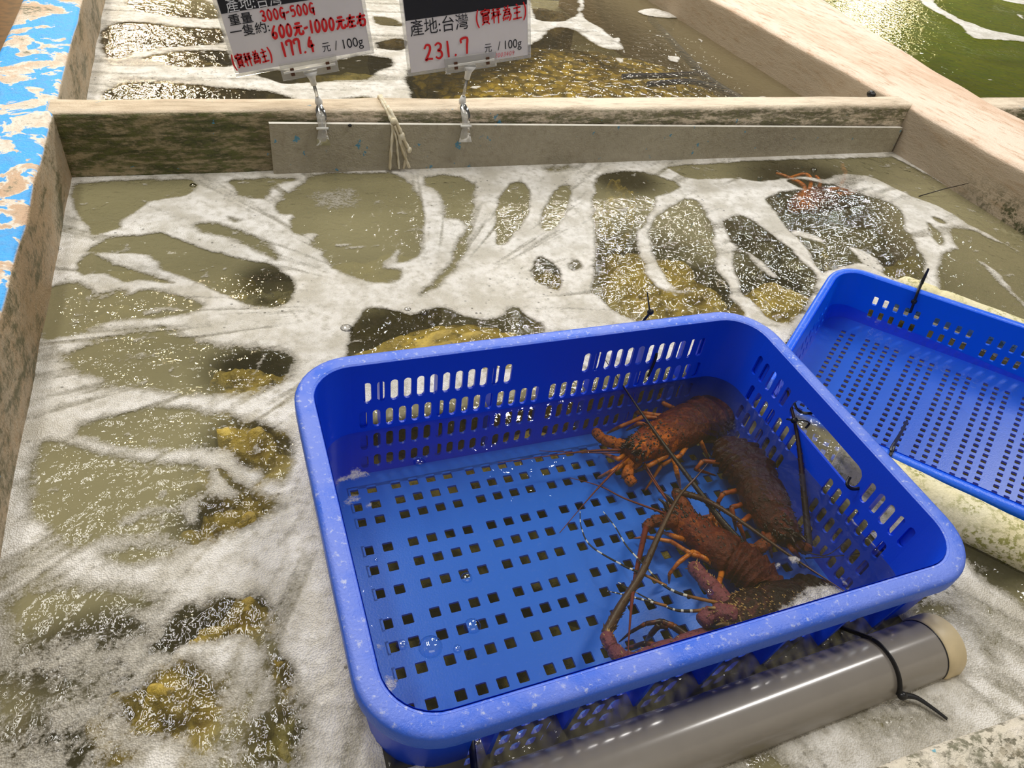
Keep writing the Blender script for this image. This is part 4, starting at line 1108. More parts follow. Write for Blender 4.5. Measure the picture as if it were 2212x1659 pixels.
# ------------------------------------------------------------------ twine over the divider
k = NT('cream_raffia')
c = k.mix(k.step(k.noise(120, 3, .6, k.pos((1, 1, .15))), .35, .65), (.88, .82, .64), (.66, .56, .36))
M['twine'] = k.done(k.pbsdf(c, .5, k.bump(k.noise(220, 3, .6, k.pos((1, 1, .1))), .5, .001)))
tw = empty('twine', (aty(835, 225, YD).x, YD, H), 'cream raffia twine knotted over the divider and hanging into the water', 'twine')
tb = Vector(tw.location)
yf = YD-.017
def strand(pts, r, flat=1.0):
    P_ = [Vector(p)-tb for p in pts]; q = smooth_path(P_, 8); n = len(q)
    b = MB(); b.tube(q, [r*(1+.18*math.sin(i*1.3)) for i in range(n)], 8, flat); b.build('strand', M['twine'], tw)
over = aty(815, 217, YB); over.z = H+.002
crest = lambda px, y: Vector((aty(px, 222, y).x, y, H+.004))
strand([Vector((over.x-.004, YB+.006, .02)), Vector((over.x, YB+.003, .09)), crest(818, YB-.01), crest(826, YD+.02), aty(838, 246, YD-.006), aty(848, 275, yf), aty(845, 320, yf), aty(842, 366, yf)], .0034, .6)
strand([Vector((over.x+.004, YB+.006, .03)), Vector((over.x+.003, YB+.003, .09)), crest(821, YB-.01), crest(830, YD+.02), aty(842, 244, YD-.007), aty(858, 285, yf), aty(868, 320, yf-.003), aty(884, 362, yf-.004)], .0036, .6)
strand([crest(823, YB-.005), crest(833, YD+.015), aty(845, 242, YD-.008), aty(862, 276, yf-.003), aty(874, 304, yf-.005), aty(886, 326, yf-.006)], .0030)
strand([aty(846, 268, yf), aty(856, 300, yf-.002), aty(859, 330, yf), aty(862, 364, yf)], .0034, .6)
strand([aty(852, 272, yf-.003), aty(868, 310, yf-.003), aty(876, 335, yf), aty(872, 364, yf)], .0030, .7)
b = MB(); b.blob(aty(868, 294, yf-.004)-tb, (.0058, .005, .0075)); b.blob(aty(850, 262, yf-.002)-tb, (.0055, .005, .006)); b.blob(aty(884, 324, yf-.006)-tb, (.0048, .004, .006)); b.build('knot', M['twine'], tw)

# ------------------------------------------------------------------ small things in and over the water
k = NT('bubble_film')
fr = k.n('Fresnel', {'IOR': 1.6})
M['bubble'] = k.done(k.n('MixShader', {0: k.math('ADD', k.math('MULTIPLY', fr.outputs[0], 1.0), .08), 1: k.n('BsdfTransparent', {'Color': (.98, .98, .98, 1)}).outputs[0], 2: k.n('BsdfGlossy', {'Roughness': .03}).outputs[0]}))
def bubble(px, py, r, label, cat='bubble', grp='bubbles on the basket water'):
    p = atz(px, py, .0); b = MB(); vv = []; ff = []
    n = 10; N = 20
    for i in range(n):
        th = math.pi/2*i/n
        for q in range(N):
            vv.append((r*math.cos(th)*math.cos(2*math.pi*q/N), r*math.cos(th)*math.sin(2*math.pi*q/N), .7*r*math.sin(th)))
    for i in range(n-1):
        for q in range(N): ff.append((i*N+q, i*N+(q+1) % N, (i+1)*N+(q+1) % N, (i+1)*N+q))
    vv.append((0, 0, .7*r)); ff += [((n-1)*N+q, (n-1)*N+(q+1) % N, n*N) for q in range(N)]
    b.add(vv, ff); o = b.build('bubble', M['bubble']); o.location = p
    tag(o, label, cat, grp); return o
for (px, py, r, lb) in [(906, 998, .0068, 'clear bubble near the rear wall inside the basket'), (1008, 1249, .0058, 'clear bubble at the middle of the basket floor rows'), (930, 1398, .0108, 'largest clear bubble in the basket, near its front left corner'),
                        (1020, 1353, .0078, 'second largest bubble, just right of the largest one'), (988, 1402, .0040, 'small bubble right of the largest bubble in the basket'), (1533, 1280, .0040, 'small bubble beside the banded feelers'), (812, 1210, .0022, 'tiny bubble by the left basket wall'), (868, 1393, .0050, 'small bubble left of the largest bubble in the basket')]:
    bubble(px, py, r, lb)
for (px, py, r, lb) in [(505, 372, .0075, 'bubble at the divider waterline left of the board'), (456, 372, .0060, 'leftmost bubble along the divider waterline'), (417, 401, .0055, 'bubble over the sunken corner of the left wall'), (124, 541, .0060, 'bubble clinging at the left wall waterline'), (880, 670, .0060, 'bubble in foam above the broad mustard rock'), (915, 676, .0065, 'bubble in foam right over the broad mustard rock'), (748, 711, .0085, 'large bubble in foam by the rear left basket corner'), (1126, 355, .0055, 'bubble at the board waterline right of the twine'), (1758, 367, .0070, 'bubble over the submerged lobster')]:
    bubble(px, py, r, lb, grp='bubbles in the tank foam')
# froth patches inside the basket (rear left corner, left edge, front right over the spiny lobster, with painted glare)
PATCH = [((600, 700, 2.765), .75, 5, [(300,960),(400,920),(450,870),(540,890),(550,910),(470,930),(400,950),(330,970)]), ((600, 700, 2.765), .62, 5, [(410,1100),(430,1030),(490,1025),(500,1060),(450,1095)]), ((600, 700, 2.765), .6, 4, [(520,1080),(570,1075),(570,1110),(540,1115)]),
         ((600, 1300, 3.687), .7, 4, [(670,90),(750,170),(760,195),(690,180)]), ((600, 1300, 3.687), .75, 4, [(830,620),(900,590),(960,660),(900,740),(950,780),(930,880),(880,880),(840,740)]), ((600, 1300, 3.687), .6, 4, [(760,330),(850,370),(830,400),(770,390)])]
def dens_patch(X, Y):
    return carve(*warp(X, Y, .003), np.zeros_like(X), PATCH, 1)
PATCH2 = [((0, 0, 1), .85, 5, [(1672,1322),(1700,1300),(1740,1280),(1775,1262),(1800,1268),(1826,1282),(1810,1300),(1760,1318),(1700,1345)]), ((0, 0, 1), .7, 3, [(1690,1210),(1712,1206),(1730,1216),(1715,1226),(1698,1222)]), ((0, 0, 1), .7, 3, [(1672,1216),(1690,1222),(1684,1232),(1670,1226)]), ((0, 0, 1), .8, 2, [(1818,1099),(1825,1096),(1957,1250),(1948,1255)]), ((0, 0, 1), .7, 3, [(1808,1245),(1830,1262),(1838,1280),(1822,1272)])]  # froth outlines also carry glare and the thin waterline highlight as white
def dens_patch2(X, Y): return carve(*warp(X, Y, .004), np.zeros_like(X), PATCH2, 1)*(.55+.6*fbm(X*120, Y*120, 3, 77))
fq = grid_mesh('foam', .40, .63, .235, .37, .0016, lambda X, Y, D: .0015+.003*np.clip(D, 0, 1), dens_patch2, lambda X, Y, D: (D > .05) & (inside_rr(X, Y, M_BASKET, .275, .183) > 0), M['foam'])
tag(fq, 'white splashing froth with painted glare and waterline highlight over the biggest lobster in the basket corner', 'foam', kind='stuff')
fp = grid_mesh('foam', .03, .20, .24, .62, .002, lambda X, Y, D: .0012+.002*np.clip(D, 0, 1), dens_patch, lambda X, Y, D: (D > .05) & (inside_rr(X, Y, M_BASKET, .268, .178) > 0), M['foam'])
tag(fp, 'small froth patches clinging inside the left wall of the basket', 'foam', kind='stuff')
# dark blue frame sunk in the back tank
M['navy'] = mat_plain('navy_plastic', (.012, .02, .07), .4)
nb = [atz(1405, 40, -.035), atz(1470, 110, -.035), atz(1530, 172, -.035), atz(1600, 215, -.035)]
nc = nb[1]
root = empty('net_frame', nc, 'dark blue bent frame sunk in the back tank over the pebbles', 'frame')
b = MB(); b.tube(smooth_path([p-nc for p in nb], 6), .011, 12); b.build('long_bar', M['navy'], root)
for q in ([(1345, 165), (1440, 163), (1525, 158)], [(1400, 182), (1490, 176), (1545, 190)]):
    b = MB(); b.tube(smooth_path([atz(x, y, -.036)-nc for x, y in q], 6), .008, 10); b.build('cross_bar', M['navy'], root)
# thin black twig leaning on the right wall, worm tube, black dot
M['twig'] = mat_plain('dark_twig', (.02, .013, .008), .6)
p0 = atz(1985, 424, .001); p1 = Vector((XR-.001, 0, 0)); d = ray(2092, 396); t = (XR-.002)/d.x; p1 = Vector((d.x*t, d.y*t, CAM_Z+d.z*t))
b = MB(); b.tube([p0-p0, (p1-p0)*.5+Vector((0, 0, .002)), p1-p0], [.0012, .0010, .0007], 6); o = b.build('twig', M['twig']); o.location = p0; tag(o, 'thin dark twig leaning from the water onto the right wall', 'twig')
M['shell'] = mat_plain('white_worm_tube', (.78, .72, .60), .7, 200)
pts = []
for i in range(14):
    px = 2152+4.2*i; py = 494+1.55*i+2.5*math.sin(i*1.5)
    d = ray(px, py); t = (XR-.003)/d.x; pts.append(Vector((d.x*t, d.y*t, CAM_Z+d.z*t)))
b = MB(); c0 = pts[0].copy(); b.tube([p-c0 for p in pts], [.0035*(1+.25*math.sin(i*2.1)) for i in range(14)], 8); o = b.build('worm_tube', M['shell']); o.location = c0; tag(o, 'white crusty worm tube stuck on the right wall', 'worm tube')
d = ray(1882, 204); t = (XR-.004)/d.x; c0 = Vector((d.x*t, d.y*t, CAM_Z+d.z*t)); b = MB(); b.blob((0, 0, 0), (.008, .013, .009)); o = b.build('snail', M['black']); o.location = c0; tag(o, 'black snail on the right wall at the divider corner', 'snail')
d = ray(756, 271); c0 = aty(756, 271, YD-.0145); b = MB(); b.blob((0, 0, 0), (.0035, .0025, .0028)); o = b.build('snail', M['black']); o.location = c0; tag(o, 'tiny black snail on the grey board left of the twine', 'snail')
#@@PART4
# ------------------------------------------------------------------ spiny lobsters
def mat_lobster(name, head, tail, mottle, dark):
    k = NT(name)
    t = k.attr('along')
    n1 = k.noise(70, 5, .7, None, .6); n2 = k.noise(240, 4, .7); v = k.voro(150)
    c = k.mix(k.step(t, .10, .50), head, tail)
    c = k.mix(k.math('MULTIPLY', k.step(n1, .48, .62), k.math('SUBTRACT', 1.0, k.math('MULTIPLY', k.step(t, .12, .40), .85))), c, mottle)
    c = k.mix(k.math('MULTIPLY', k.step(n2, .52, .66), .8), c, dark)
    h = k.math('ADD', n2, k.math('MULTIPLY', v, .8))
    return k.done(k.pbsdf(c, .42, k.bump(h, .9, .0022), Specular_IOR_Level=.3))
def mat_leg(name, a, b, dark):
    k = NT(name)
    t = k.attr('along')
    n = k.noise(90, 4, .6)
    c = k.mix(k.step(n, .45, .65), a, b)
    j = k.math('ABSOLUTE', k.math('SUBTRACT', k.math('FRACT', k.math('MULTIPLY', t, 3.0)), .5))
    c = k.mix(k.math('MULTIPLY', k.step(j, .40, .49), .8), c, dark)
    return k.done(k.pbsdf(c, .35, k.bump(n, .3, .001)))
def mat_band(name):
    k = NT(name)
    t = k.attr('along')
    f = k.math('FRACT', k.math('MULTIPLY', t, 9.0))
    m = k.math('MULTIPLY', k.step(f, .70, .74), k.step(t, .12, .2))
    c = k.mix(k.step(t, .25, .10), (.012, .010, .012), (.35, .14, .03))
    return k.done(k.pbsdf(k.mix(m, c, (.80, .78, .70)), .4))
M['lob_red'] = mat_lobster('red_brown_shell', (.24, .042, .014), (.062, .009, .007), (.72, .18, .014), (.022, .007, .006))
M['lob_dark'] = mat_lobster('dark_maroon_shell', (.062, .010, .007), (.038, .007, .006), (.15, .026, .009), (.010, .004, .004))
M['lob_brown'] = mat_lobster('rust_brown_shell', (.19, .032, .013), (.085, .012, .008), (.42, .10, .020), (.020, .007, .006))
M['lob_spiny'] = mat_lobster('black_brown_spiny_shell', (.030, .012, .009), (.018, .008, .007), (.13, .036, .034), (.006, .004, .004))
M['spine'] = mat_plain('pale_horn', (.56, .34, .12), .35, None, .75)
M['spine_dark'] = mat_plain('black_horn', (.03, .012, .008), .35)
M['leg_or'] = mat_leg('orange_leg', (.62, .185, .018), (.40, .085, .012), (.16, .04, .012))
M['leg_dk'] = mat_leg('dark_red_leg', (.26, .050, .012), (.45, .12, .02), (.06, .014, .008))
M['leg_bk'] = mat_leg('black_brown_leg', (.035, .014, .010), (.30, .085, .02), (.02, .008, .006))
M['ant'] = mat_plain('brown_feeler', (.10, .045, .020), .45, 400, .4)
M['ant_red'] = mat_plain('dark_red_feeler', (.20, .035, .018), .4, 400, .35)
M['ant_black'] = mat_plain('blackish_feeler', (.030, .013, .010), .4, 400, .4)
M['mauve'] = mat_lobster('mauve_horn_joint', (.26, .075, .095), (.26, .075, .095), (.32, .10, .10), (.03, .012, .014))
M['horn_or'] = mat_lobster('orange_horn_joint', (.52, .13, .018), (.52, .13, .018), (.62, .20, .03), (.05, .014, .008))
M['horn_dk'] = mat_lobster('maroon_horn_joint', (.20, .045, .016), (.20, .045, .016), (.30, .085, .02), (.03, .010, .008))
M['banded'] = mat_band('banded_feeler')
M['eye'] = mat_plain('glossy_black_eye', (.008, .007, .007), .12)

def P3(pts, z0=None, z1=None, zs=None):
    """pixel path -> points, heights either given per point or running z0 -> z1"""
    n = len(pts); out = []
    for i, p in enumerate(pts):
        z = p[2] if len(p) > 2 else (z0 + (z1-z0)*i/max(1, n-1))
        out.append(atz(p[0], p[1], z))
    return out
def legz(n):   # hip, raised knee, foot on the basket floor
    return [(-.052, -.062), (-.052, -.042, -.068), (-.052, -.044, -.050, -.070), (-.052, -.044, -.042, -.052, -.070), (-.052, -.046, -.040, -.044, -.056, -.070)][n-2]

def lobster(name, label, body, widths, segs, shell, hornmat, horns, antennae, feelers, legs, legmat, spines=120, pale=True, seed=1, dz=0.0, legr=.0036, eye=True, curl=False, spk=1.0):
    rnd = random.Random(seed)
    ctr = P3(body, -.046+dz, -.050+dz)
    base = ctr[len(ctr)//2].copy(); base.z = -.0755
    root = empty(name, base, label, 'lobster')
    n0 = len(ctr)
    # resample the axis, widths and shape
    N = 64; per = 10
    ax = smooth_path(ctr, per); m = len(ax)
    wt = np.interp(np.linspace(0, 1, m), np.linspace(0, 1, len(widths)), [w[0] for w in widths])
    ht = np.interp(np.linspace(0, 1, m), np.linspace(0, 1, len(widths)), [w[1] for w in widths])
    b = MB(); K = 28
    T = [(ax[min(i+1, m-1)]-ax[max(i-1, 0)]).normalized() for i in range(m)]
    up = Vector((0, 0, 1)); rows = []
    cara = segs[0]                               # where the head shield ends (0..1)
    def seg(t):
        """abdomen rings: each shell overlaps the next"""
        if t < cara: return 1.0
        q = (t-cara)/(1-cara)*segs[1]; f = q-math.floor(q)
        return 1.0 + .15*(1-f)**2 - .08*f
    cent = []
    for i in range(m):
        t = i/(m-1); d = T[i]; s = d.cross(up).normalized(); u = s.cross(d)
        g = seg(t); neck = 1-.22*math.exp(-((t-cara)/.018)**2) - .10*math.exp(-((t-cara*.56)/.03)**2)
        ring = []
        for k in range(K):
            a = 2*math.pi*k/K; ca, sa = math.cos(a), math.sin(a)
            x = math.copysign(abs(ca)**.85, ca)*wt[i]*g*neck
            y = math.copysign(abs(sa)**.9, sa)*ht[i]*g*neck*(1.0 if sa > 0 else .72)
            # side pleura of the tail rings
            if t > cara and -.6 < sa < -.1: x *= 1.10
            ring.append(ax[i]+s*x+u*y-base)
        rows.append(ring); cent.append((s, u, d, wt[i]*g*neck, ht[i]*g*neck, t))
    vv = [p for r in rows for p in r]; tt = [i/(m-1) for i in range(m) for k in range(K)]
    ff = [(i*K+k, (i+1)*K+k, (i+1)*K+(k+1) % K, i*K+(k+1) % K) for i in range(m-1) for k in range(K)]
    ff += [tuple(range(K)), tuple((m-1)*K+k for k in range(K))[::-1]]
    b.add(vv, ff, tt)
    # spines on the head shield, larger towards the brow
    b.cm = 1
    for i in range(spines):
        q = int(m*cara*(rnd.random()**1.35)*.96); s, u, d, w, h, t = cent[q]
        a = math.radians(rnd.uniform(12, 168)); nrm = (s*math.cos(a)/max(w, .004)+u*math.sin(a)/max(h, .004)).normalized()
        p = ax[q]+s*math.cos(a)*w*.97+u*math.sin(a)*h*.97-base
        big = 1.0-t/cara*.65
        b.cone(p, (nrm*.75-d*.75).normalized()*(.0046*big+.0012)*rnd.uniform(.6, 1.4)*spk, (.0015*big+.0006)*spk, 5)
    # brow horns
    for sg in (-1, 1):
        s, u, d, w, h, t = cent[3]
        st = ax[3]+s*sg*w*.45+u*h*.7-base
        b.tube(smooth_path([st, st-d*.008+u*.006, st-d*.016+u*.007+s*sg*.001], 4), [.0034*(1-i/9.0)+.0003 for i in range(9)], 8)
    b.cm = 0
    # tail fan: five lobes
    s, u, d, w, h, t = cent[-1]
    e = ax[-1]-base
    dd = (d-Vector((0, 0, .9))).normalized() if curl else (d-Vector((0, 0, .12))).normalized()
    for j, a in enumerate((-.75, -.38, 0, .38, .75)):
        dr = (dd*math.cos(a)+s*math.sin(a)).normalized(); sd = dr.cross(u).normalized()
        L = .036 if j in (1, 3) else .032; hw = .0095
        vv = []; nn = 7
        for q in range(nn):
            f = q/(nn-1); ww = hw*(.45+.75*f-.35*f**4)
            for sx in (-1, 1):
                for sz in (-.0011, .0011): vv.append(e+dr*(L*f)+sd*sx*ww+u*sz+Vector((0, 0, -.003*f)))
        fl = []
        for q in range(nn-1):
            o = q*4; p_ = o+4
            fl += [(o+1, o+3, p_+3, p_+1), (o+2, o, p_, p_+2), (o, o+1, p_+1, p_), (o+3, o+2, p_+2, p_+3)]
        fl += [(0, 2, 3, 1), ((nn-1)*4, (nn-1)*4+1, (nn-1)*4+3, (nn-1)*4+2)]
        b.add(vv, fl, [1.0]*len(vv))
    body_o = b.build('body', [shell, M['spine'] if pale else M['spine_dark']], root)
    # eyes
    if eye:
        for sg in (-1, 1):
            s, u, d, w, h, t = cent[4]
            w_ = MB(); c = ax[4]+s*sg*w*.8+u*h*.55-base
            w_.blob(c, .0032, 6); w_.build('eye', M['eye'], root)
    # jointed bases of the long feelers
    for hp in horns:
        P = [p-base for p in P3(hp[0], *hp[1])]; r0, r1 = hp[2]
        w_ = MB(); n = len(P)
        for i in range(n-1):
            a, c = P[i], P[i+1]; ra = r0+(r1-r0)*i/(n-1); L = c-a
            w_.tube([a-L*.06, a+L*.08, a+L*.5, a+L*.88, c+L*.04], [ra*.72, ra*.98, ra*1.04, ra*1.0, ra*.74], 12)
        w_.cm = 1
        for q in range(hp[3] if len(hp) > 3 else 22):
            i = rnd.randrange(n-1); f = rnd.random(); p = P[i].lerp(P[i+1], f); d = (P[i+1]-P[i]).normalized()
            v = Vector((rnd.uniform(-1, 1), rnd.uniform(-1, 1), rnd.uniform(-.2, 1))); v = (v-d*v.dot(d)).normalized(); ra = r0+(r1-r0)*(i+f)/(n-1)
            w_.cone(p+v*ra*.9, (v+d*.7).normalized()*rnd.uniform(.0025, .0048), .0012, 5)
        w_.build('antenna_base', [hornmat, M['spine'] if pale else M['spine_dark']], root)
    for an in antennae:
        P = smooth_path([p-base for p in P3(an[0], *an[1])], 10); n = len(P); r0 = an[2]
        w_ = MB(); w_.tube(P, [max(.00045, r0*(1-i/(n-1))**.95) for i in range(n)], 8)
        # bristles along the thick half
        for i in range(2, int(n*.6)):
            for q in range(2):
                d = (P[i]-P[i-1]).normalized(); v = Vector((rnd.uniform(-1, 1), rnd.uniform(-1, 1), rnd.uniform(-1, 1))); v = (v-d*v.dot(d)).normalized()
                rr = r0*(1-i/(n-1))**.95
                w_.cone(P[i]+v*rr*.8, (v*.7+d).normalized()*rr*1.0, rr*.28, 4)
        w_.build('antenna', M[an[3]], root)
    for fe in feelers:
        P = smooth_path([p-base for p in P3(fe[0], *fe[1])], 8); n = len(P)
        w_ = MB(); w_.tube(P, [max(.0004, fe[2]*(1-.75*i/(n-1))) for i in range(n)], 7); w_.build('antennule', M[fe[3]], root)
    for lg in legs:
        zz = legz(len(lg)); P = [atz(p[0], p[1], z+dz*(1-i/(len(lg)-1)))-base for i, (p, z) in enumerate(zip(lg, zz))]
        w_ = MB(); n = len(P)
        for i in range(n-1):
            a, c = P[i], P[i+1]; L = c-a; ra = legr*(1-.16*i)
            last = i == n-2
            t0, t1 = i/(n-1), (i+1)/(n-1)
            w_.tube([a-L*.04, a+L*.07, a+L*.45, a+L*.9, c+L*(.0 if last else .04)], [ra*.85, ra*1.08, ra*.84, ra*.9*(.55 if last else 1), ra*(.12 if last else .7)], 9, 1.0, True, [t0, t0+.03, (t0+t1)/2, t1-.03, t1])
        w_.build('leg', legmat, root)
    return root

lobster('spiny_lobster', 'reddest spiny lobster with bright orange head at the rear basket wall',
    [(1358, 985), (1390, 966), (1425, 948), (1462, 930), (1500, 910), (1528, 897), (1550, 893, -.050), (1562, 908, -.060), (1562, 930, -.068)],
    [(.013, .012), (.021, .017), (.027, .021), (.030, .023), (.030, .023), (.029, .021), (.026, .018), (.019, .012), (.011, .006)],
    (.52, 6), M['lob_red'], M['horn_or'],
    [([(1362, 972), (1330, 958), (1302, 950), (1285, 931)], (-.040, -.044), (.0088, .0055), 26), ([(1378, 992), (1354, 1010), (1356, 1032), (1369, 1046)], (-.040, -.046), (.0090, .0055), 26)],
    [([(1345, 972), (1279, 974), (1200, 983), (1075, 1000)], (-.034, -.030), .0022, 'ant_red'), ([(1358, 985), (1323, 1021), (1276, 1072), (1209, 1151)], (-.034, -.030), .0024, 'ant_red')],
    [([(1345, 978), (1270, 978), (1165, 974)], (-.034, -.03), .0012, 'ant_red'), ([(1392, 1000), (1425, 1053), (1458, 1094)], (-.036, -.045), .0012, 'ant_red')],
    [[(1486, 960), (1470, 984), (1428, 1006), (1392, 1062)], [(1440, 984), (1404, 1005), (1366, 1022)], [(1454, 985), (1462, 1020), (1470, 1056)], [(1508, 940), (1514, 955), (1533, 996)], [(1376, 980), (1323, 1018), (1290, 1033)],
     [(1366, 972), (1336, 992), (1299, 978)], [(1432, 905), (1390, 900), (1336, 923), (1310, 937)], [(1440, 900), (1392, 893), (1344, 889)], [(1480, 893), (1434, 872), (1425, 850)], [(1420, 920), (1380, 915), (1352, 930)]], M['leg_or'], 190, False, 1, .016)
lobster('spiny_lobster', 'dark maroon spiny lobster lying head down along the handle wall',
    [(1706, 1172), (1692, 1150), (1670, 1120), (1652, 1085), (1634, 1045), (1614, 1010), (1592, 985), (1572, 965), (1558, 952)],
    [(.012, .012), (.019, .017), (.026, .021), (.030, .023), (.030, .023), (.032, .021), (.032, .018), (.024, .012), (.012, .006)],
    (.50, 6), M['lob_dark'], M['horn_dk'],
    [([(1694, 1150), (1716, 1168), (1732, 1186), (1748, 1184)], (-.042, -.046), (.0085, .0056), 18), ([(1678, 1152), (1656, 1172), (1634, 1188), (1612, 1186)], (-.042, -.046), (.0085, .0056), 18)],
    [([(1748, 1180, -.044), (1735, 1050, -.01), (1722, 940, .025), (1700, 840, .055), (1672, 733, .088)], (0, 0), .0046, 'ant_black'), ([(1611, 1183, -.042), (1564, 1132, -.032), (1516, 1069, -.025), (1447, 977, -.015), (1390, 898, -.005), (1323, 800, .010), (1298, 765, .016)], (0, 0), .0046, 'ant_black')],
    [([(1706, 1178), (1780, 1200), (1830, 1165)], (-.045, -.03), .0010, 'ant_black'), ([(1740, 1206), (1800, 1202), (1870, 1194)], (-.05, -.035), .0010, 'ant_black')],
    [[(1668, 1082), (1694, 1116), (1713, 1142), (1736, 1160)], [(1656, 1050), (1680, 1070), (1700, 1088), (1710, 1104)], [(1680, 1120), (1706, 1150), (1720, 1190)], [(1690, 1160), (1712, 1188), (1731, 1208)], [(1660, 1040), (1682, 1052), (1690, 1066)],
     [(1604, 1090), (1580, 1096), (1586, 1122), (1590, 1148)], [(1620, 1115), (1596, 1132), (1604, 1152), (1612, 1176)], [(1592, 1060), (1562, 1066), (1551, 1085), (1555, 1106)], [(1560, 1000), (1518, 996), (1503, 1014), (1548, 1028)], [(1650, 1150), (1659, 1172), (1668, 1206)]], M['leg_dk'], 150, False, 2, .008)
lobster('spiny_lobster', 'rust brown spiny lobster in the middle, head towards the open floor',
    [(1438, 1102), (1470, 1126), (1510, 1155), (1548, 1184), (1578, 1203), (1608, 1222), (1636, 1246), (1656, 1268), (1656, 1290)],
    [(.010, .010), (.017, .016), (.022, .019), (.025, .021), (.026, .021), (.026, .019), (.025, .017), (.021, .012), (.011, .006)],
    (.52, 6), M['lob_brown'], M['horn_dk'],
    [([(1462, 1126), (1432, 1124), (1408, 1127), (1394, 1142)], (-.038, -.044), (.0082, .0055), 22), ([(1486, 1118), (1482, 1096), (1468, 1080), (1460, 1061)], (-.038, -.044), (.0082, .0055), 22)],
    [([(1395, 1140, -.042), (1372, 1250, -.03), (1362, 1330, -.02), (1354, 1452, -.005)], (0, 0), .0036, 'ant_red'), ([(1460, 1062, -.04), (1500, 1072, -.03), (1540, 1088, -.02), (1600, 1126, -.012), (1700, 1196, -.004), (1790, 1255, .004), (1846, 1292, .010)], (0, 0), .0042, 'ant')],
    [([(1440, 1110), (1352, 1078), (1295, 1050), (1231, 1032)], (-.036, -.035), .0015, 'ant_red'), ([(1452, 1095), (1421, 1053), (1398, 1018), (1385, 998)], (-.036, -.045), .0018, 'ant_red')],
    [[(1540, 1214), (1491, 1196), (1450, 1170), (1396, 1160), (1368, 1163)], [(1528, 1206), (1496, 1192), (1466, 1215), (1446, 1240), (1445, 1262)], [(1500, 1172), (1460, 1160), (1421, 1146)], [(1546, 1222), (1518, 1204), (1488, 1194)], [(1560, 1234), (1552, 1262), (1534, 1264)],
     [(1556, 1172), (1536, 1102), (1546, 1118), (1566, 1154)], [(1536, 1160), (1552, 1112), (1514, 1117)], [(1490, 1120), (1476, 1094), (1470, 1066)], [(1520, 1135), (1536, 1118), (1545, 1096)], [(1584, 1196), (1600, 1180), (1612, 1196)]], M['leg_or'], 110, False, 3)
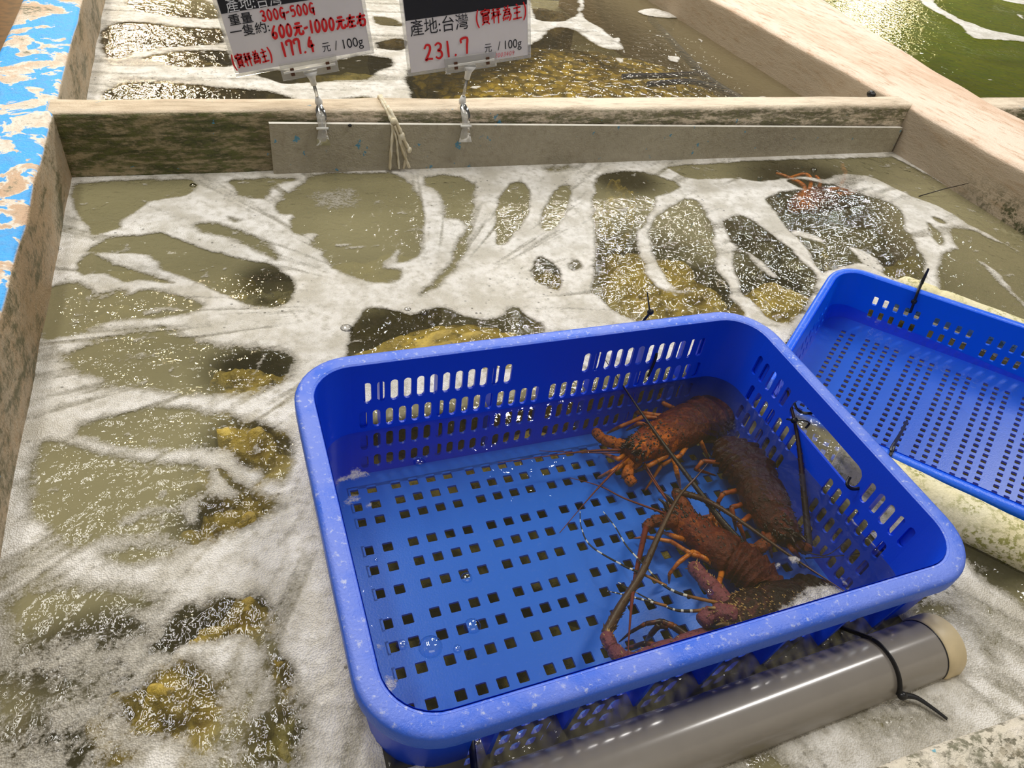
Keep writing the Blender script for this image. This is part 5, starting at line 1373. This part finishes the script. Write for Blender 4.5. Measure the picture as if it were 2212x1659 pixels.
lobster('spiny_lobster', 'biggest blackish lobster with pale spines and banded feelers along the front wall',
    [(1545, 1352), (1588, 1346), (1632, 1339), (1678, 1330), (1718, 1321), (1752, 1312), (1780, 1306), (1800, 1304, -.044), (1806, 1306, -.056)],
    [(.016, .016), (.027, .022), (.033, .026), (.035, .028), (.034, .027), (.033, .024), (.030, .020), (.022, .013), (.012, .006)],
    (.56, 6), M['lob_spiny'], M['mauve'],
    [([(1575, 1318), (1542, 1272), (1520, 1250), (1496, 1222)], (-.022, -.040), (.0105, .0068), 26), ([(1540, 1372), (1460, 1398), (1410, 1412), (1375, 1430), (1345, 1424), (1322, 1400), (1308, 1370)], (-.034, -.044), (.0100, .0066), 40), ([(1590, 1330), (1540, 1322), (1515, 1345)], (-.012, -.022), (.010, .0075), 26)],
    [([(1309, 1370, -.044), (1340, 1312, -.034), (1385, 1240, -.022), (1425, 1152, -.012), (1464, 1076, -.004), (1500, 1035, .0), (1530, 1000, .004)], (0, 0), .0058, 'ant')],
    [([(1560, 1304), (1499, 1291), (1460, 1279), (1429, 1261), (1397, 1227), (1354, 1180), (1330, 1140), (1303, 1105)], (-.02, -.03), .0020, 'banded'), ([(1440, 1266), (1386, 1239), (1345, 1221), (1277, 1180), (1256, 1140), (1253, 1105)], (-.024, -.03), .0017, 'banded'),
     ([(1530, 1317), (1494, 1320), (1460, 1318), (1431, 1307), (1395, 1291), (1335, 1258)], (-.02, -.035), .0021, 'banded'), ([(1440, 1309), (1386, 1295), (1340, 1283), (1312, 1277)], (-.022, -.035), .0017, 'banded')],
    [[(1500, 1384), (1453, 1352), (1429, 1342), (1395, 1347), (1363, 1365), (1336, 1388)], [(1440, 1352), (1424, 1350), (1408, 1368), (1395, 1384)], [(1480, 1404), (1440, 1399), (1395, 1390), (1349, 1401)], [(1372, 1436), (1345, 1430), (1318, 1437), (1290, 1458)], [(1620, 1372), (1590, 1392), (1556, 1402)],
     [(1610, 1310), (1634, 1294), (1650, 1300)], [(1650, 1312), (1680, 1300), (1700, 1294)], [(1700, 1300), (1726, 1296), (1744, 1300)]], M['leg_bk'], 460, True, 4, .018, .0042, True, True, .72)
# the lobster sunk in the corner of the tank
def sunk():
    lb = 'submerged lobster with orange legs in the far right tank corner'
    P = [atz(x, y, z) for x, y, z in [(1705, 448, -.035), (1730, 440, -.03), (1760, 432, -.03), (1800, 428, -.035), (1840, 428, -.045), (1870, 435, -.06)]]
    base = P[2].copy(); base.z = -.10
    root = empty('spiny_lobster', base, lb, 'lobster')
    b = MB(); q = smooth_path([p-base for p in P], 8); n = len(q)
    w = [max(.006, .034*math.sin(math.pi*(.12+.80*i/(n-1)))*(1+.05*math.sin(i*1.6))) for i in range(n)]
    b.tube(q, w, 20, .75)
    b.build('body', [M['lob_red']], root)
    for pts in [[(1722, 436), (1738, 404), (1700, 382), (1676, 374)], [(1742, 428), (1752, 392), (1738, 376), (1700, 386)], [(1765, 424), (1800, 408), (1838, 412)], [(1790, 420), (1836, 418), (1850, 412)], [(1756, 424), (1772, 396), (1762, 380)]]:
        P_ = [atz(x, y, z)-base for (x, y), z in zip(pts, (-.02, -.006, -.004, -.006))]
        w_ = MB(); q = smooth_path(P_, 5); w_.tube(q, [.0055*(1-.5*i/(len(q)-1)) for i in range(len(q))], 8); w_.build('leg', M['leg_or'], root)
    P_ = [atz(1818, 352, -.02)-base, atz(1821, 364, -.012)-base, atz(1826, 376, -.02)-base, atz(1812, 410, -.03)-base]
    w_ = MB(); q = smooth_path(P_, 5); w_.tube(q, .005, 8); w_.build('leg', M['leg_or'], root)
sunk()
